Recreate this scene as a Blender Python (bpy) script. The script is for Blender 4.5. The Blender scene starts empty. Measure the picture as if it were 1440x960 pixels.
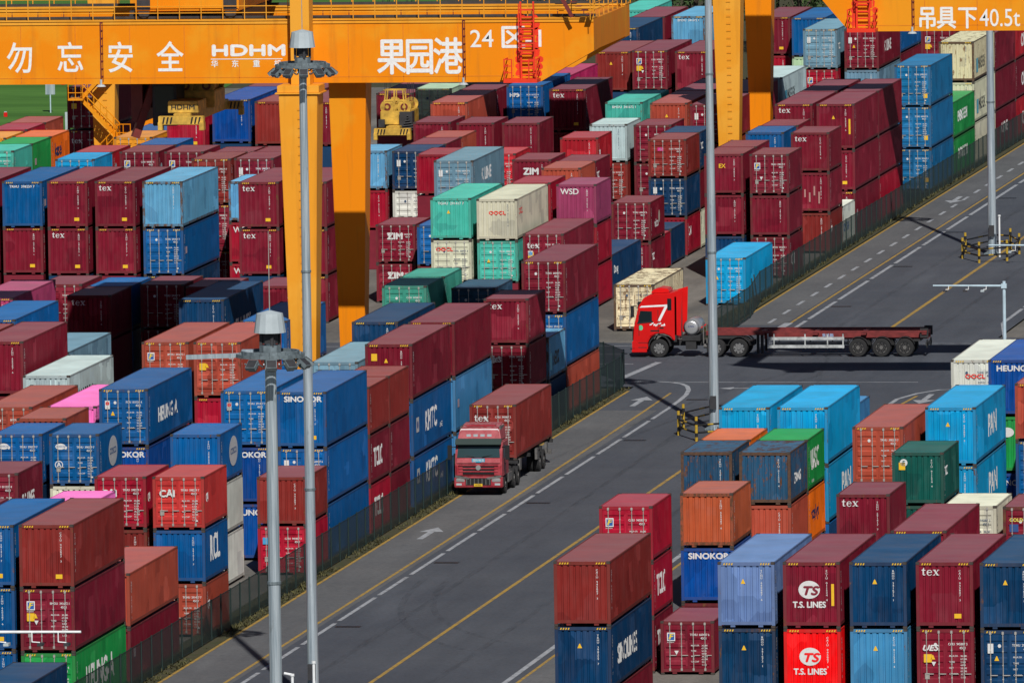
import bpy, bmesh, math, random
from mathutils import Vector, Matrix
random.seed(7)
R = math.radians
SC = bpy.context.scene
COL = SC.collection

# ------------------------------------------------------------------ camera
cam = bpy.data.cameras.new('camera')
cam_o = bpy.data.objects.new('camera', cam)
COL.objects.link(cam_o)
PITCH, YAW, ROLL = 0.0850898, -0.155722, -0.01580897
_cy, _sy = math.cos(YAW), math.sin(YAW)
fwd = Vector((_sy*math.cos(PITCH), _cy*math.cos(PITCH), -math.sin(PITCH)))
rgt = Vector((_cy, -_sy, 0)); upv = rgt.cross(fwd)
_c, _s = math.cos(ROLL), math.sin(ROLL)
r2 = _c*rgt + _s*upv; u2 = -_s*rgt + _c*upv
cam_o.matrix_world = Matrix(((r2.x, u2.x, -fwd.x, 110.6), (r2.y, u2.y, -fwd.y, -560.0), (r2.z, u2.z, -fwd.z, 65.124), (0, 0, 0, 1)))
cam.sensor_fit = 'HORIZONTAL'; cam.sensor_width = 36.0
cam.lens = 18415.73/1440*36.0
cam.clip_start = 20.0; cam.clip_end = 6000.0
SC.camera = cam_o

# ------------------------------------------------------------------ sky, sun, exposure
SUN_EL, SUN_AZ = R(42.5), math.atan2(0.29, -0.957)
w = bpy.data.worlds.new('World'); SC.world = w; w.use_nodes = True
nt = w.node_tree
sky = nt.nodes.new('ShaderNodeTexSky'); sky.sky_type = 'NISHITA'; sky.sun_disc = False
sky.sun_elevation = SUN_EL; sky.sun_rotation = SUN_AZ; sky.air_density = 0.6; sky.dust_density = 0.2
bg = nt.nodes['Background']; bg.inputs[1].default_value = 0.05
nt.links.new(sky.outputs[0], bg.inputs[0])
sl = bpy.data.lights.new('sun', 'SUN'); sl.energy = 5.0; sl.angle = R(0.5); sl.color = (1.0, 0.965, 0.91)
so = bpy.data.objects.new('sun', sl); COL.objects.link(so)
sd = Vector((math.sin(SUN_AZ)*math.cos(SUN_EL), math.cos(SUN_AZ)*math.cos(SUN_EL), math.sin(SUN_EL)))
so.rotation_euler = sd.to_track_quat('Z', 'Y').to_euler(); so.location = (60, -60, 120)
SC.view_settings.view_transform = 'Standard'; SC.view_settings.look = 'None'
SC.view_settings.exposure = -0.22; SC.view_settings.gamma = 1.0
SC.cycles.max_bounces = 5; SC.cycles.diffuse_bounces = 2; SC.cycles.glossy_bounces = 2
SC.cycles.transparent_max_bounces = 10
SC.cycles.use_denoising = True

# ------------------------------------------------------------------ helpers
def srgb(r, g, b):
    f = lambda c: (c/255/12.92) if c/255 <= .04045 else ((c/255+.055)/1.055)**2.4
    return (f(r), f(g), f(b))

class NB:
    """tiny node-tree builder"""
    def __init__(s, name, rough=.5, spec=.5, metal=0.0):
        s.m = bpy.data.materials.new(name); s.m.use_nodes = True
        s.t = s.m.node_tree; s.b = s.t.nodes['Principled BSDF']
        s.b.inputs['Roughness'].default_value = rough; s.b.inputs['Metallic'].default_value = metal
        s.b.inputs['Specular IOR Level'].default_value = spec
    def n(s, typ, **kw):
        x = s.t.nodes.new(typ)
        for k, v in kw.items(): setattr(x, k, v)
        return x
    def l(s, a, b): s.t.links.new(a, b)
    def val(s, sock, v):
        if hasattr(v, 'is_linked') or hasattr(v, 'links'): s.l(v, sock)
        else: sock.default_value = v
    def math(s, op, a, b=0.0, clamp=False):
        x = s.n('ShaderNodeMath', operation=op, use_clamp=clamp); s.val(x.inputs[0], a); s.val(x.inputs[1], b); return x.outputs[0]
    def mix(s, fac, a, b, mode='MIX'):
        x = s.n('ShaderNodeMix', data_type='RGBA', blend_type=mode); s.val(x.inputs[0], fac)
        for i, v in ((6, a), (7, b)):
            if isinstance(v, (tuple, list)): x.inputs[i].default_value = tuple(v[:3])+(1,)
            else: s.l(v, x.inputs[i])
        return x.outputs[2]
    def ramp(s, fac, lo, hi, a=0.0, b=1.0):
        x = s.n('ShaderNodeMapRange'); s.val(x.inputs[0], fac)
        for i, v in enumerate((lo, hi, a, b)): s.val(x.inputs[i+1], v)
        return x.outputs[0]
    def vec(s, kind='Object', scale=(1, 1, 1), off=None):
        tc = s.n('ShaderNodeTexCoord'); v = tc.outputs[kind]
        if off is not None:
            a = s.n('ShaderNodeVectorMath', operation='ADD'); s.l(v, a.inputs[0]); s.l(off, a.inputs[1]); v = a.outputs[0]
        m = s.n('ShaderNodeVectorMath', operation='MULTIPLY'); s.l(v, m.inputs[0]); m.inputs[1].default_value = scale
        return m.outputs[0]
    def noise(s, vec, scale, detail=3.0, rough=.55):
        x = s.n('ShaderNodeTexNoise'); s.l(vec, x.inputs['Vector']); x.inputs['Scale'].default_value = scale
        x.inputs['Detail'].default_value = detail; x.inputs['Roughness'].default_value = rough; return x.outputs[0]
    def color(s, c):
        if isinstance(c, (tuple, list)): s.b.inputs['Base Color'].default_value = tuple(c[:3])+(1,)
        else: s.l(c, s.b.inputs['Base Color'])
    def bump(s, h, strength=.3, dist=.02):
        x = s.n('ShaderNodeBump'); x.inputs['Strength'].default_value = strength; x.inputs['Distance'].default_value = dist
        s.l(h, x.inputs['Height']); s.l(x.outputs[0], s.b.inputs['Normal'])

RUST = (.105, .042, .018)
def simple(name, c, rough=.5, metal=0.0, var=.12, vscale=2.0, spec=.5):
    b = NB(name, rough, spec, metal)
    n = b.noise(b.vec('Object'), vscale, 4)
    f = b.ramp(n, .3, .7, 1-var, 1+var)
    b.color(b.mix(1.0, c, _rgbval(b, f), 'MULTIPLY')); return b.m
def _rgbval(b, f):
    x = b.n('ShaderNodeCombineXYZ')
    for i in range(3): b.l(f, x.inputs[i])
    return x.outputs[0]
def container_paint(name, kind):
    """paint whose colour is each object's own colour; alpha is how worn it is"""
    b = NB(name, .6 if kind != 'roof' else .55, .10 if kind != 'roof' else .22)
    oi = b.n('ShaderNodeObjectInfo')
    cx = b.n('ShaderNodeCombineXYZ'); rr = b.math('MULTIPLY', oi.outputs['Random'], 71.0)
    for i in range(3): b.l(rr, cx.inputs[i])
    off = cx.outputs[0]; base = oi.outputs['Color']; wear = oi.outputs['Alpha']
    big = b.noise(b.vec('Object', (1, .6, 1), off), .7, 3)
    col = b.mix(1.0, base, _rgbval(b, b.ramp(big, .3, .7, .86, 1.13)), 'MULTIPLY')
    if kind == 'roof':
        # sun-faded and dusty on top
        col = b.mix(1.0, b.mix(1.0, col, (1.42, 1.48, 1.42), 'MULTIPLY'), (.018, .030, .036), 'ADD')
        sc = b.n('ShaderNodeSeparateColor'); b.l(base, sc.inputs[0])
        ratio = b.math('DIVIDE', sc.outputs[0], b.math('ADD', b.math('ADD', sc.outputs[1], sc.outputs[2]), .004))
        chalk = b.math('MULTIPLY', b.ramp(ratio, .8, 2.2, 0, 1), b.ramp(b.noise(b.vec('Object', (.6, .8, 1), off), .7, 3), .3, .7, .22, .42))
        col = b.mix(chalk, col, (.30, .17, .185))
        dust = b.ramp(b.noise(b.vec('Object', (.5, 1.6, 1), off), .8, 4), .3, .75, .0, .16)
        col = b.mix(dust, col, (.30, .25, .23))
        scr = b.ramp(b.noise(b.vec('Object', (.35, 5.0, 1), off), 1.1, 3), .58, .74, 0, .5)
        col = b.mix(b.math('MULTIPLY', scr, b.math('ADD', wear, .25)), col, (.10, .08, .075))
        rth = b.math('SUBTRACT', .80, b.math('MULTIPLY', wear, .3)); rs = b.ramp(b.noise(b.vec('Object', (1, .6, 1), off), 2.2, 8, .72), rth, b.math('ADD', rth, .08), 0, .85)
        col = b.mix(rs, col, RUST)
    else:
        st = b.noise(b.vec('Object', (7, 7, .45), off), 1.0, 4)
        f = b.math('MULTIPLY', b.ramp(st, .52, .72, 0, .75), b.math('ADD', b.math('MULTIPLY', wear, .9), .2))
        col = b.mix(f, col, b.mix(.5, col, (.07, .04, .03)))
        fade = b.ramp(b.noise(b.vec('Object', (3, 3, .8), off), 1.0, 3), .45, .8, 0, .07)
        col = b.mix(fade, col, b.mix(.55, col, (.55, .48, .45)))
        if kind == 'panel':
            vo = b.n('ShaderNodeTexVoronoi', distance='CHEBYCHEV'); b.l(b.vec('Object', (.9, .9, .8), off), vo.inputs['Vector']); vo.inputs['Scale'].default_value = 1.0
            sx = b.n('ShaderNodeSeparateColor'); b.l(vo.outputs['Color'], sx.inputs[0])
            col = b.mix(b.math('MULTIPLY', b.math('GREATER_THAN', sx.outputs[0], .86), .75), col, b.mix(1.0, col, (.74, .74, .78), 'MULTIPLY'))
            col = b.mix(b.math('MULTIPLY', b.math('LESS_THAN', sx.outputs[1], .09), .8), col, b.mix(1.0, b.mix(1.0, col, (1.28, 1.3, 1.3), 'MULTIPLY'), (.012, .010, .010), 'ADD'))
            sp = b.ramp(b.noise(b.vec('Object', (1, 1, .7), off), 11.0, 3, .6), .70, .76, 0, .55)
            col = b.mix(sp, col, (.05, .03, .025))
            low = b.noise(b.vec('Object', (4, 4, .25), off), 1.3, 5, .7)
            col = b.mix(b.ramp(low, .56, .8, 0, .5), col, b.mix(1.0, col, (.5, .46, .45), 'MULTIPLY'))
        k = .84 if kind == 'panel' else .64
        rcol = b.mix(b.ramp(b.noise(b.vec('Object', (1, 1, 1), off), 6.0, 4), .35, .65), (.075, .03, .014), (.22, .088, .026))
        rth = b.math('SUBTRACT', k, b.math('MULTIPLY', wear, .31)); rs = b.ramp(b.noise(b.vec('Object', (1, 1, .32), off), 5.0, 8, .74), rth, b.math('ADD', rth, .07), 0, .92)
        col = b.mix(rs, col, rcol)
        if kind == 'frame':
            col = b.mix(b.math('ADD', .18, b.math('MULTIPLY', wear, .5)), col, (.075, .055, .045))
    b.color(col); return b.m

M = {}
M['panel'] = container_paint('container_paint', 'panel')
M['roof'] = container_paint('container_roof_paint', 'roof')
M['frame'] = container_paint('container_frame_paint', 'frame')
M['casting'] = simple('corner_casting_steel', (.045, .034, .028), .7, 0, .35, 9)
M['under'] = simple('container_underside', (.02, .018, .017), .9)
M['galv'] = simple('galvanised_rod', (.42, .40, .37), .45, .3, .2, 6)
def objcol(name, rough=.55):
    b = NB(name, rough); oi = b.n('ShaderNodeObjectInfo')
    n = b.noise(b.vec('Object'), 7, 4); f = b.ramp(n, .3, .7, .86, 1.06)
    b.color(b.mix(1.0, oi.outputs['Color'], _rgbval(b, f), 'MULTIPLY')); return b.m
M['mark'] = objcol('painted_marking')
M['obj'] = objcol('plain_paint', .4)
M['white'] = simple('white_sticker', (.78, .78, .76), .5); M['stk_blue'] = simple('blue_sticker', (.02, .10, .36), .5); M['stk_yel'] = simple('yellow_sticker', (.75, .55, .03), .5)
M['black'] = simple('black_paint', (.012, .012, .013), .5)
M['hazy'] = simple('hazard_yellow', (.70, .44, .02), .5); M['dullyel'] = simple('dull_yellow', (.42, .27, .02), .6, 0, .3, 4)
def crane_paint(name, c, c2):
    b = NB(name, .5, .2)
    n1 = b.noise(b.vec('Object', (1, 1, 1)), .22, 5, .6)
    col = b.mix(b.ramp(n1, .47, .56), c, c2)
    st = b.ramp(b.noise(b.vec('Object', (2.2, 2.2, .16)), 1.0, 4), .54, .76, 0, .36)
    col = b.mix(st, col, (.35, .13, .02))
    col = b.mix(b.ramp(b.noise(b.vec('Object'), 2.6, 7, .7), .72, .8, 0, .8), col, (.20, .07, .02))
    b.color(col); return b.m
M['crane'] = crane_paint('crane_orange', (.80, .238, .002), (.78, .29, .010))
M['crane_leg'] = crane_paint('crane_light_orange', (.78, .32, .022), (.80, .36, .035))
M['seam'] = simple('seam_paint', (.66, .19, .002), .6)
M['ladder'] = simple('red_ladder_paint', (.75, .035, .008), .5)
M['spreader'] = simple('spreader_yellow', (.56, .34, .05), .55, 0, .4, 2.2)
M['dark'] = simple('dark_machinery', (.03, .03, .034), .6, 0, .3, 3)
M['cabred'] = simple('dark_red_machinery', (.16, .02, .015), .55, 0, .25, 2)
M['glass'] = NB('dark_glass', .08, .6).m
M['screen'] = NB('cab_windscreen', .12, .6).m; M['screen'].node_tree.nodes['Principled BSDF'].inputs['Base Color'].default_value = (.028, .055, .062, 1)
M['glass'].node_tree.nodes['Principled BSDF'].inputs['Base Color'].default_value = (.012, .02, .024, 1)
M['pole'] = simple('galvanised_pole', (.52, .61, .67), .32, .45, .2, 1.4)
b = NB('stained_pole', .32, .5, .45); pn = b.noise(b.vec('Object', (7, 7, .25)), 1.0, 5, .65)
pc = b.mix(b.ramp(pn, .38, .68), (.33, .41, .47), (.66, .73, .78)); pc = b.mix(b.ramp(b.noise(b.vec('Object', (1, 1, .5)), 2.0, 6, .7), .6, .75, 0, .6), pc, (.22, .24, .24))
b.color(pc); M['pole'] = b.m
M['poleband'] = simple('pole_joint', (.17, .21, .23), .5, .3, .3, 5)
M['lampcap'] = simple('pale_cap', (.40, .46, .49), .45, 0, .1)
M['tyre'] = simple('tyre_rubber', (.016, .016, .017), .85)
M['rim'] = simple('steel_rim', (.30, .30, .30), .4, .6)
M['rimd'] = simple('dark_rim', (.16, .155, .15), .5, .4, .25, 6)
M['truckred'] = simple('bright_red_cab', (.62, .008, .008), .28, 0, .08, 1)
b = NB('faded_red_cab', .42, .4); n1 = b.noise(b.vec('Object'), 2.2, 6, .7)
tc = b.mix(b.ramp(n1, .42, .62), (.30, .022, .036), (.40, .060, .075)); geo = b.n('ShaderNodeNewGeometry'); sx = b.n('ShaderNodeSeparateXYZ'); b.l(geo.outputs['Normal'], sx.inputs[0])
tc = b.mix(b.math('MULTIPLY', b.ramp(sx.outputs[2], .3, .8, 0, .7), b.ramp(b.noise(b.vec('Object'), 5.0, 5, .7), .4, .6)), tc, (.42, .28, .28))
tc = b.mix(b.ramp(b.noise(b.vec('Object'), 7.0, 6, .75), .6, .68, 0, .6), tc, (.09, .03, .03)); b.color(tc); M['truckpink'] = b.m
M['trailer'] = simple('trailer_red', (.17, .022, .022), .55, 0, .3, 2.5)
M['chassis'] = simple('chassis_black', (.02, .02, .022), .7, 0, .3, 3)
M['silver'] = simple('polished_tank', (.70, .70, .70), .3, .75, .06)
M['fencepost'] = simple('fence_green', (.006, .024, .021), .6)
M['blackyel'] = M['hazy']
M['bluepost'] = simple('pale_blue_post', (.45, .58, .66), .45)
M['greyrail'] = simple('worn_white_rail', (.42, .44, .44), .6, 0, .4, 3)
M['whitepost'] = simple('white_post', (.75, .77, .78), .45)
# translucent woven fence mesh
b = NB('fence_mesh', .6); b.color((.006, .026, .024))
tr = b.n('ShaderNodeBsdfTransparent'); ms = b.n('ShaderNodeMixShader'); ms.inputs[0].default_value = .74
b.l(tr.outputs[0], ms.inputs[1]); b.l(b.b.outputs[0], ms.inputs[2]); b.l(ms.outputs[0], b.t.nodes['Material Output'].inputs[0]); M['mesh'] = b.m
# asphalt and other grounds
def asphalt(name, c, c2, track=None):
    b = NB(name, .85, .3); v = b.vec('Object')
    n = b.noise(v, .09, 5, .6); col = b.mix(b.ramp(n, .35, .68), c, c2)
    sp = b.noise(b.vec('Object', (1, .12, 1)), .8, 4, .6)
    col = b.mix(b.ramp(sp, .5, .75, 0, .28), col, tuple(x*.55 for x in c))
    wt = b.noise(b.vec('Object', (1.0, .03, 1)), .55, 4, .6)
    col = b.mix(b.ramp(wt, .5, .68, 0, .24), col, tuple(x*.62 for x in c))
    pv = b.noise(b.vec('Object', (.5, .06, 1)), .5, 3); col = b.mix(b.ramp(pv, .55, .72, 0, .5), col, tuple(x*1.4 for x in c2))
    if track:
        fl = b.noise(b.vec('Object', (.7, 2.6, 1)), 1.4, 4, .7); col = b.mix(b.ramp(fl, .55, .7, 0, .5), col, (.045, .046, .05))
    fine = b.noise(v, 5.0, 5, .75)
    col = b.mix(1.0, col, _rgbval(b, b.ramp(fine, .25, .75, .74, 1.27)), 'MULTIPLY')
    cr = b.noise(v, .35, 6, .7)
    line = b.math('ABSOLUTE', b.math('SUBTRACT', cr, .5))
    col = b.mix(b.ramp(line, 0, .006, .35, 0), col, (.015, .015, .016))
    oil = b.ramp(b.noise(v, .55, 2), .68, .78, 0, .2); col = b.mix(oil, col, (.02, .02, .021))
    b.color(col); b.bump(fine, .25, .02); return b.m
M['asphalt'] = asphalt('asphalt', (.062, .070, .088), (.082, .090, .106))
M['lane'] = asphalt('lane_paving', (.100, .104, .112), (.132, .134, .138), True)
M['yard'] = asphalt('yard_concrete', (.12, .115, .105), (.20, .185, .165))
b = NB('verge_soil', .95, .2); n = b.noise(b.vec('Object'), 1.6, 6, .7)
b.color(b.mix(b.ramp(n, .35, .65), (.075, .064, .042), (.048, .056, .022))); M['verge'] = b.m
b = NB('field_grass', .9, .2); n = b.noise(b.vec('Object', (.4, 1.6, 1)), .10, 6, .65)
c = b.mix(b.ramp(n, .35, .65), (.045, .125, .018), (.085, .205, .035))
c = b.mix(b.ramp(b.noise(b.vec('Object', (.3, 2.5, 1)), .22, 4), .55, .7, 0, .5), c, (.032, .085, .016))
b.color(c); M['field'] = b.m
def road_paint(name, c):
    b = NB(name, .7, .3); n = b.noise(b.vec('Object'), 1.6, 6, .72)
    b.color(b.mix(b.ramp(n, .46, .7, 0, .85), c, (.10, .10, .105))); return b.m
M['wpaint'] = road_paint('white_road_paint', (.36, .38, .41)); M['ypaint'] = road_paint('yellow_road_paint', (.40, .25, .05))
M['kerb'] = simple('kerb_concrete', (.20, .19, .17), .9, 0, .25, 1.5)
M['blade'] = simple('verge_blades', (.080, .074, .026), .9, 0, .6, .8)
M['leaf'] = simple('tree_leaves', (.030, .060, .014), .8, 0, .6, .5)
M['leaf2'] = simple('tree_leaves_light', (.055, .095, .020), .8, 0, .5, .5)
M['bark'] = simple('bark', (.06, .045, .03), .9)

class MB:
    def __init__(s): s.v = []; s.f = []; s.mi = []
    def add(s, vs, fs, m=0):
        o = len(s.v); s.v += [tuple(x) for x in vs]; s.f += [tuple(i+o for i in f) for f in fs]; s.mi += [m]*len(fs); return s
    def box(s, x0, x1, y0, y1, z0, z1, m=0):
        return s.add([(x0,y0,z0),(x1,y0,z0),(x1,y1,z0),(x0,y1,z0),(x0,y0,z1),(x1,y0,z1),(x1,y1,z1),(x0,y1,z1)],
            [(0,3,2,1),(4,5,6,7),(0,1,5,4),(1,2,6,5),(2,3,7,6),(3,0,4,7)], m)
    def quad(s, a, b, c, d, m=0): return s.add([a,b,c,d], [(0,1,2,3)], m)
    def tube(s, p0, p1, r, r1=None, n=8, m=0, cap=True):
        p0, p1 = Vector(p0), Vector(p1); r1 = r if r1 is None else r1
        d = (p1-p0).normalized(); a = d.orthogonal().normalized(); c = d.cross(a); vs = []
        for p, q in ((p0, r), (p1, r1)):
            for k in range(n):
                t = 2*math.pi*(k+.5)/n; vs.append(p+(a*math.cos(t)+c*math.sin(t))*q)
        fs = [(k, (k+1) % n, n+(k+1) % n, n+k) for k in range(n)]
        if cap: fs += [tuple(range(n-1, -1, -1)), tuple(range(n, 2*n))]
        return s.add(vs, fs, m)
    def beam(s, p0, p1, wx, h, m=0):
        p0, p1 = Vector(p0), Vector(p1); d = (p1-p0).normalized()
        up = Vector((0, 0, 1)) if abs(d.z) < .95 else Vector((0, 1, 0))
        a = d.cross(up).normalized(); c = a.cross(d)
        vs = [p+a*sx*wx/2+c*sz*h/2 for p in (p0, p1) for sx, sz in ((-1,-1),(1,-1),(1,1),(-1,1))]
        return s.add(vs, [(0,3,2,1),(4,5,6,7),(0,1,5,4),(1,2,6,5),(2,3,7,6),(3,0,4,7)], m)
    def prism(s, poly, y0, y1, m=0):
        """polygon in x,z extruded along y"""
        n = len(poly); vs = [(x, y0, z) for x, z in poly]+[(x, y1, z) for x, z in poly]
        return s.add(vs, [tuple(range(n)), tuple(range(2*n-1, n-1, -1))]+[((k+1) % n, k, n+k, n+(k+1) % n) for k in range(n)], m)
    def prismx(s, poly, x0, x1, m=0):
        """polygon in y,z extruded along x"""
        n = len(poly); vs = [(x0, y, z) for y, z in poly]+[(x1, y, z) for y, z in poly]
        return s.add(vs, [tuple(range(n)), tuple(range(2*n-1, n-1, -1))]+[((k+1) % n, k, n+k, n+(k+1) % n) for k in range(n)], m)
    def mesh(s, name, mats, smooth=False, fix=True, bevel=0):
        me = bpy.data.meshes.new(name); me.from_pydata(s.v, [], s.f)
        for m in mats: me.materials.append(M[m] if isinstance(m, str) else m)
        me.polygons.foreach_set('material_index', s.mi)
        if fix or bevel:
            bm = bmesh.new(); bm.from_mesh(me)
            if fix: bmesh.ops.recalc_face_normals(bm, faces=bm.faces)
            if bevel:
                ed = [e for e in bm.edges if len(e.link_faces) == 2 and e.calc_face_angle(0) > .45]
                bmesh.ops.bevel(bm, geom=ed, offset=bevel, segments=2, affect='EDGES', clamp_overlap=True)
            bm.to_mesh(me); bm.free()
        if smooth: me.polygons.foreach_set('use_smooth', [True]*len(me.polygons))
        me.update(); return me

def link(name, me, parent=None, loc=(0, 0, 0), rot=(0, 0, 0), color=None, scale=None):
    o = bpy.data.objects.new(name, me); COL.objects.link(o); o.location = loc; o.rotation_euler = rot
    if scale: o.scale = scale
    if parent is not None: o.parent = parent
    if color is not None: o.color = tuple(color) if len(color) == 4 else tuple(color)+(0.2,)
    return o
def part(name, mb, mat, parent, **kw):
    mats = mat if isinstance(mat, (list, tuple)) else [mat]
    args = {k: kw.pop(k) for k in ('smooth', 'fix', 'bevel') if k in kw}
    return link(name, mb.mesh(name, mats, **args), parent, **kw)
def thing(name, label, cat, loc=(0, 0, 0), rz=0, group=None):
    o = bpy.data.objects.new(name, None); COL.objects.link(o); o.location = loc; o.rotation_euler = (0, 0, rz)
    o.empty_display_size = .5; return tag(o, label, cat, group)
def tag(o, label=None, cat=None, group=None, kind=None):
    for k, v in (('label', label), ('category', cat), ('group', group), ('kind', kind)):
        if v: o[k] = v
    return o

_tm = {}
def text_mesh(s, size=1.0, bold=0.0, xs=1.0, lead=1.0, ax='LEFT', ay='TOP', space=1.0, mat='mark', shear=0.0):
    fat = bold if bold > .012 else 0.0
    if fat: bold = 0.0
    key = (s, size, bold, fat, xs, lead, ax, ay, space, mat, shear)
    if key in _tm: return _tm[key]
    cu = bpy.data.curves.new('lettering', 'FONT'); cu.body = s; cu.size = size; cu.offset = bold*size
    cu.align_x = ax; cu.align_y = ay; cu.space_line = lead; cu.space_character = space; cu.resolution_u = 2 if size < .25 else 4
    cu.shear = shear
    o = bpy.data.objects.new('lettering', cu); COL.objects.link(o)
    dg = bpy.context.evaluated_depsgraph_get(); dg.update()
    me = bpy.data.meshes.new_from_object(o.evaluated_get(dg))
    bpy.data.objects.remove(o); bpy.data.curves.remove(cu)
    me.name = 'lettering'
    if xs != 1.0: me.transform(Matrix.Diagonal((xs, 1, 1, 1)))
    if fat:
        bm = bmesh.new(); d = fat*size
        for q, (dx, dy) in enumerate(((-d, 0), (d, 0), (0, d), (0, -d)) if size > .2 else ((-d, 0), (d, 0))):
            c = me.copy(); c.transform(Matrix.Translation((dx, dy, .0007*q))); bm.from_mesh(c); bpy.data.meshes.remove(c)
        bm.to_mesh(me); bm.free()
    me.materials.clear(); me.materials.append(M[mat]); _tm[key] = me
    return me
FRONT = (R(90), 0, 0); SIDE = (R(90), 0, R(90)); SIDEQ = (0, 0, R(90))

# ------------------------------------------------------------------ containers: meshes shared by every copy
W = 2.438
LEN = {40: 12.192, 20: 6.058}
def corr(length, pitch, flat, depth, sl=.24):
    """corrugated profile: list of (distance, depth)"""
    n = max(1, int(length/pitch)); p = length/n; s = p*sl; f = p*flat; out = []
    for k in range(n):
        t = k*p; out += [(t, 0), (t+f, 0), (t+f+s, depth), (t+p-s, depth)]
    return out+[(length, 0)]
SIDEPR = {L: corr(LEN[L]-.26, .278, .26, .021) for L in LEN}
_cm = {}
def cm(kind, L, H, near=1):
    key = (kind, L, H, near)
    if key in _cm: return _cm[key]
    m = MB(); Ln = LEN[L]
    if kind == 'frame':
        for y0, y1 in ((0, .13), (Ln-.13, Ln)):
            for x0, x1 in ((0.004, .14), (W-.14, W-.004)): m.box(x0, x1, y0+.004, y1-.004, .118, H-.118)
            m.box(.14, W-.14, y0+.006, y1-.02, H-.16, H-.015)
            m.box(.14, W-.14, y0+.006, y1-.03, .15, .29)
            for xc in (.62, W-.62): m.box(xc-.10, xc+.10, y0+.02, y1-.04, .05, .15)
        for x0, x1 in ((.012, .07), (W-.07, W-.012)):
            m.box(x0, x1, .13, Ln-.13, H-.085, H-.02); m.box(x0, x1, .13, Ln-.13, .14, .29)
        m.box(.07, W-.07, .1, Ln-.1, .17, .2, 2)
        if not near:
            for x0 in (-.003, W-.159):
                for y0 in (-.003, Ln-.175):
                    for z0, z1 in ((0, .118), (H-.118, H)): m.box(x0, x0+.162, y0, y0+.178, z0, z1, 1)
        r = m.mesh('frame', ['frame', 'casting', 'under'])
    elif kind == 'side':
        pr = SIDEPR[L]; n = len(pr); x = 0.0
        vs = [(-d, .13+t, .27) for t, d in pr]+[(-d, .13+t, H-.05) for t, d in pr]
        m.add(vs, [(k, k+1, n+k+1, n+k) for k in range(n-1)]); r = m.mesh('side_panel', ['panel'], fix=False)
    elif kind == 'end':
        pr = corr(W-.28, .245, .60, .05, .09); n = len(pr)
        vs = [(.14+t, d, .27) for t, d in pr]+[(.14+t, d, H-.1) for t, d in pr]
        m.add(vs, [(k, k+1, n+k+1, n+k) for k in range(n-1)]); r = m.mesh('end_panel', ['panel'], fix=False)
    elif kind == 'roof':
        rd = random.Random(L*7+int(H*10)); ny = 14; nx = 4; vs = []
        for j in range(ny+1):
            for i in range(nx+1):
                e = i in (0, nx) or j in (0, ny)
                vs.append((.06+(W-.12)*i/nx, .1+(Ln-.2)*j/ny, H-.028-(0 if e else rd.uniform(0, .02))))
        m.add(vs, [(j*(nx+1)+i, j*(nx+1)+i+1, (j+1)*(nx+1)+i+1, (j+1)*(nx+1)+i) for j in range(ny) for i in range(nx)])
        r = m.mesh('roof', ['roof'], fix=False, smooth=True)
    elif kind == 'door':
        w = W/2-.15; h0, h1 = .3, H-.17
        m.box(0, w, .0, .03, h0, h1)                      # leaf plate with a raised border
        for x0, x1 in ((0, .09), (w-.09, w)): m.box(x0, x1, -.03, -.001, h0, h1)
        nb = 5; p = (h1-h0)/nb
        for k in range(nb):
            a = h0+k*p+p*.30; c = h0+(k+1)*p-.02
            m.add([(.09, -.002, a), (w-.09, -.002, a), (w-.09, -.04, a+.06), (.09, -.04, a+.06), (w-.09, -.04, c-.06), (.09, -.04, c-.06), (w-.09, -.002, c), (.09, -.002, c)],
                  [(0, 1, 2, 3), (3, 2, 4, 5), (5, 4, 6, 7)])
        m.box(0, w, -.036, -.001, h0, h0+.05); m.box(0, w, -.036, -.001, h1-.05, h1)
        if not near:
            for x in (.27, .80): rod(m, x, H, 1)
        r = m.mesh('door', ['panel', 'galv'])
    elif kind == 'rod':
        rod(m, 0, H, 0); r = m.mesh('lock_rod', ['galv'])
    elif kind == 'casting':
        m.box(-.003, .159, -.003, .175, 0, .118)
        r = m.mesh('corner_casting', ['casting'])
        # pocket openings on the visible faces
        mm = MB()
        r = m.mesh('corner_casting', ['casting'], bevel=.012)
    elif kind == 'hazard':
        for x0 in (0,):
            for k in range(4):
                x = x0+k*.11; m.quad((x, -.006, H-.125), (x+.055, -.006, H-.125), (x+.09, -.006, H-.045), (x+.035, -.006, H-.045))
        r = m.mesh('hazard_stripe', ['hazy'])
    _cm[key] = r; return r
def rod(m, x, H, mi):
    m.tube((x, -.052, .19), (x, -.052, H-.06), .021, n=6, m=mi)
    for z in (.2, H-.19): m.box(x-.045, x+.045, -.085, -.04, z, z+.12, mi)
    for z in (.75, 1.35, 1.95): m.box(x-.032, x+.032, -.07, -.04, z, z+.05, mi)
    m.box(x-.02, x+.30, -.085, -.055, .93, .965, mi)
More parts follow.
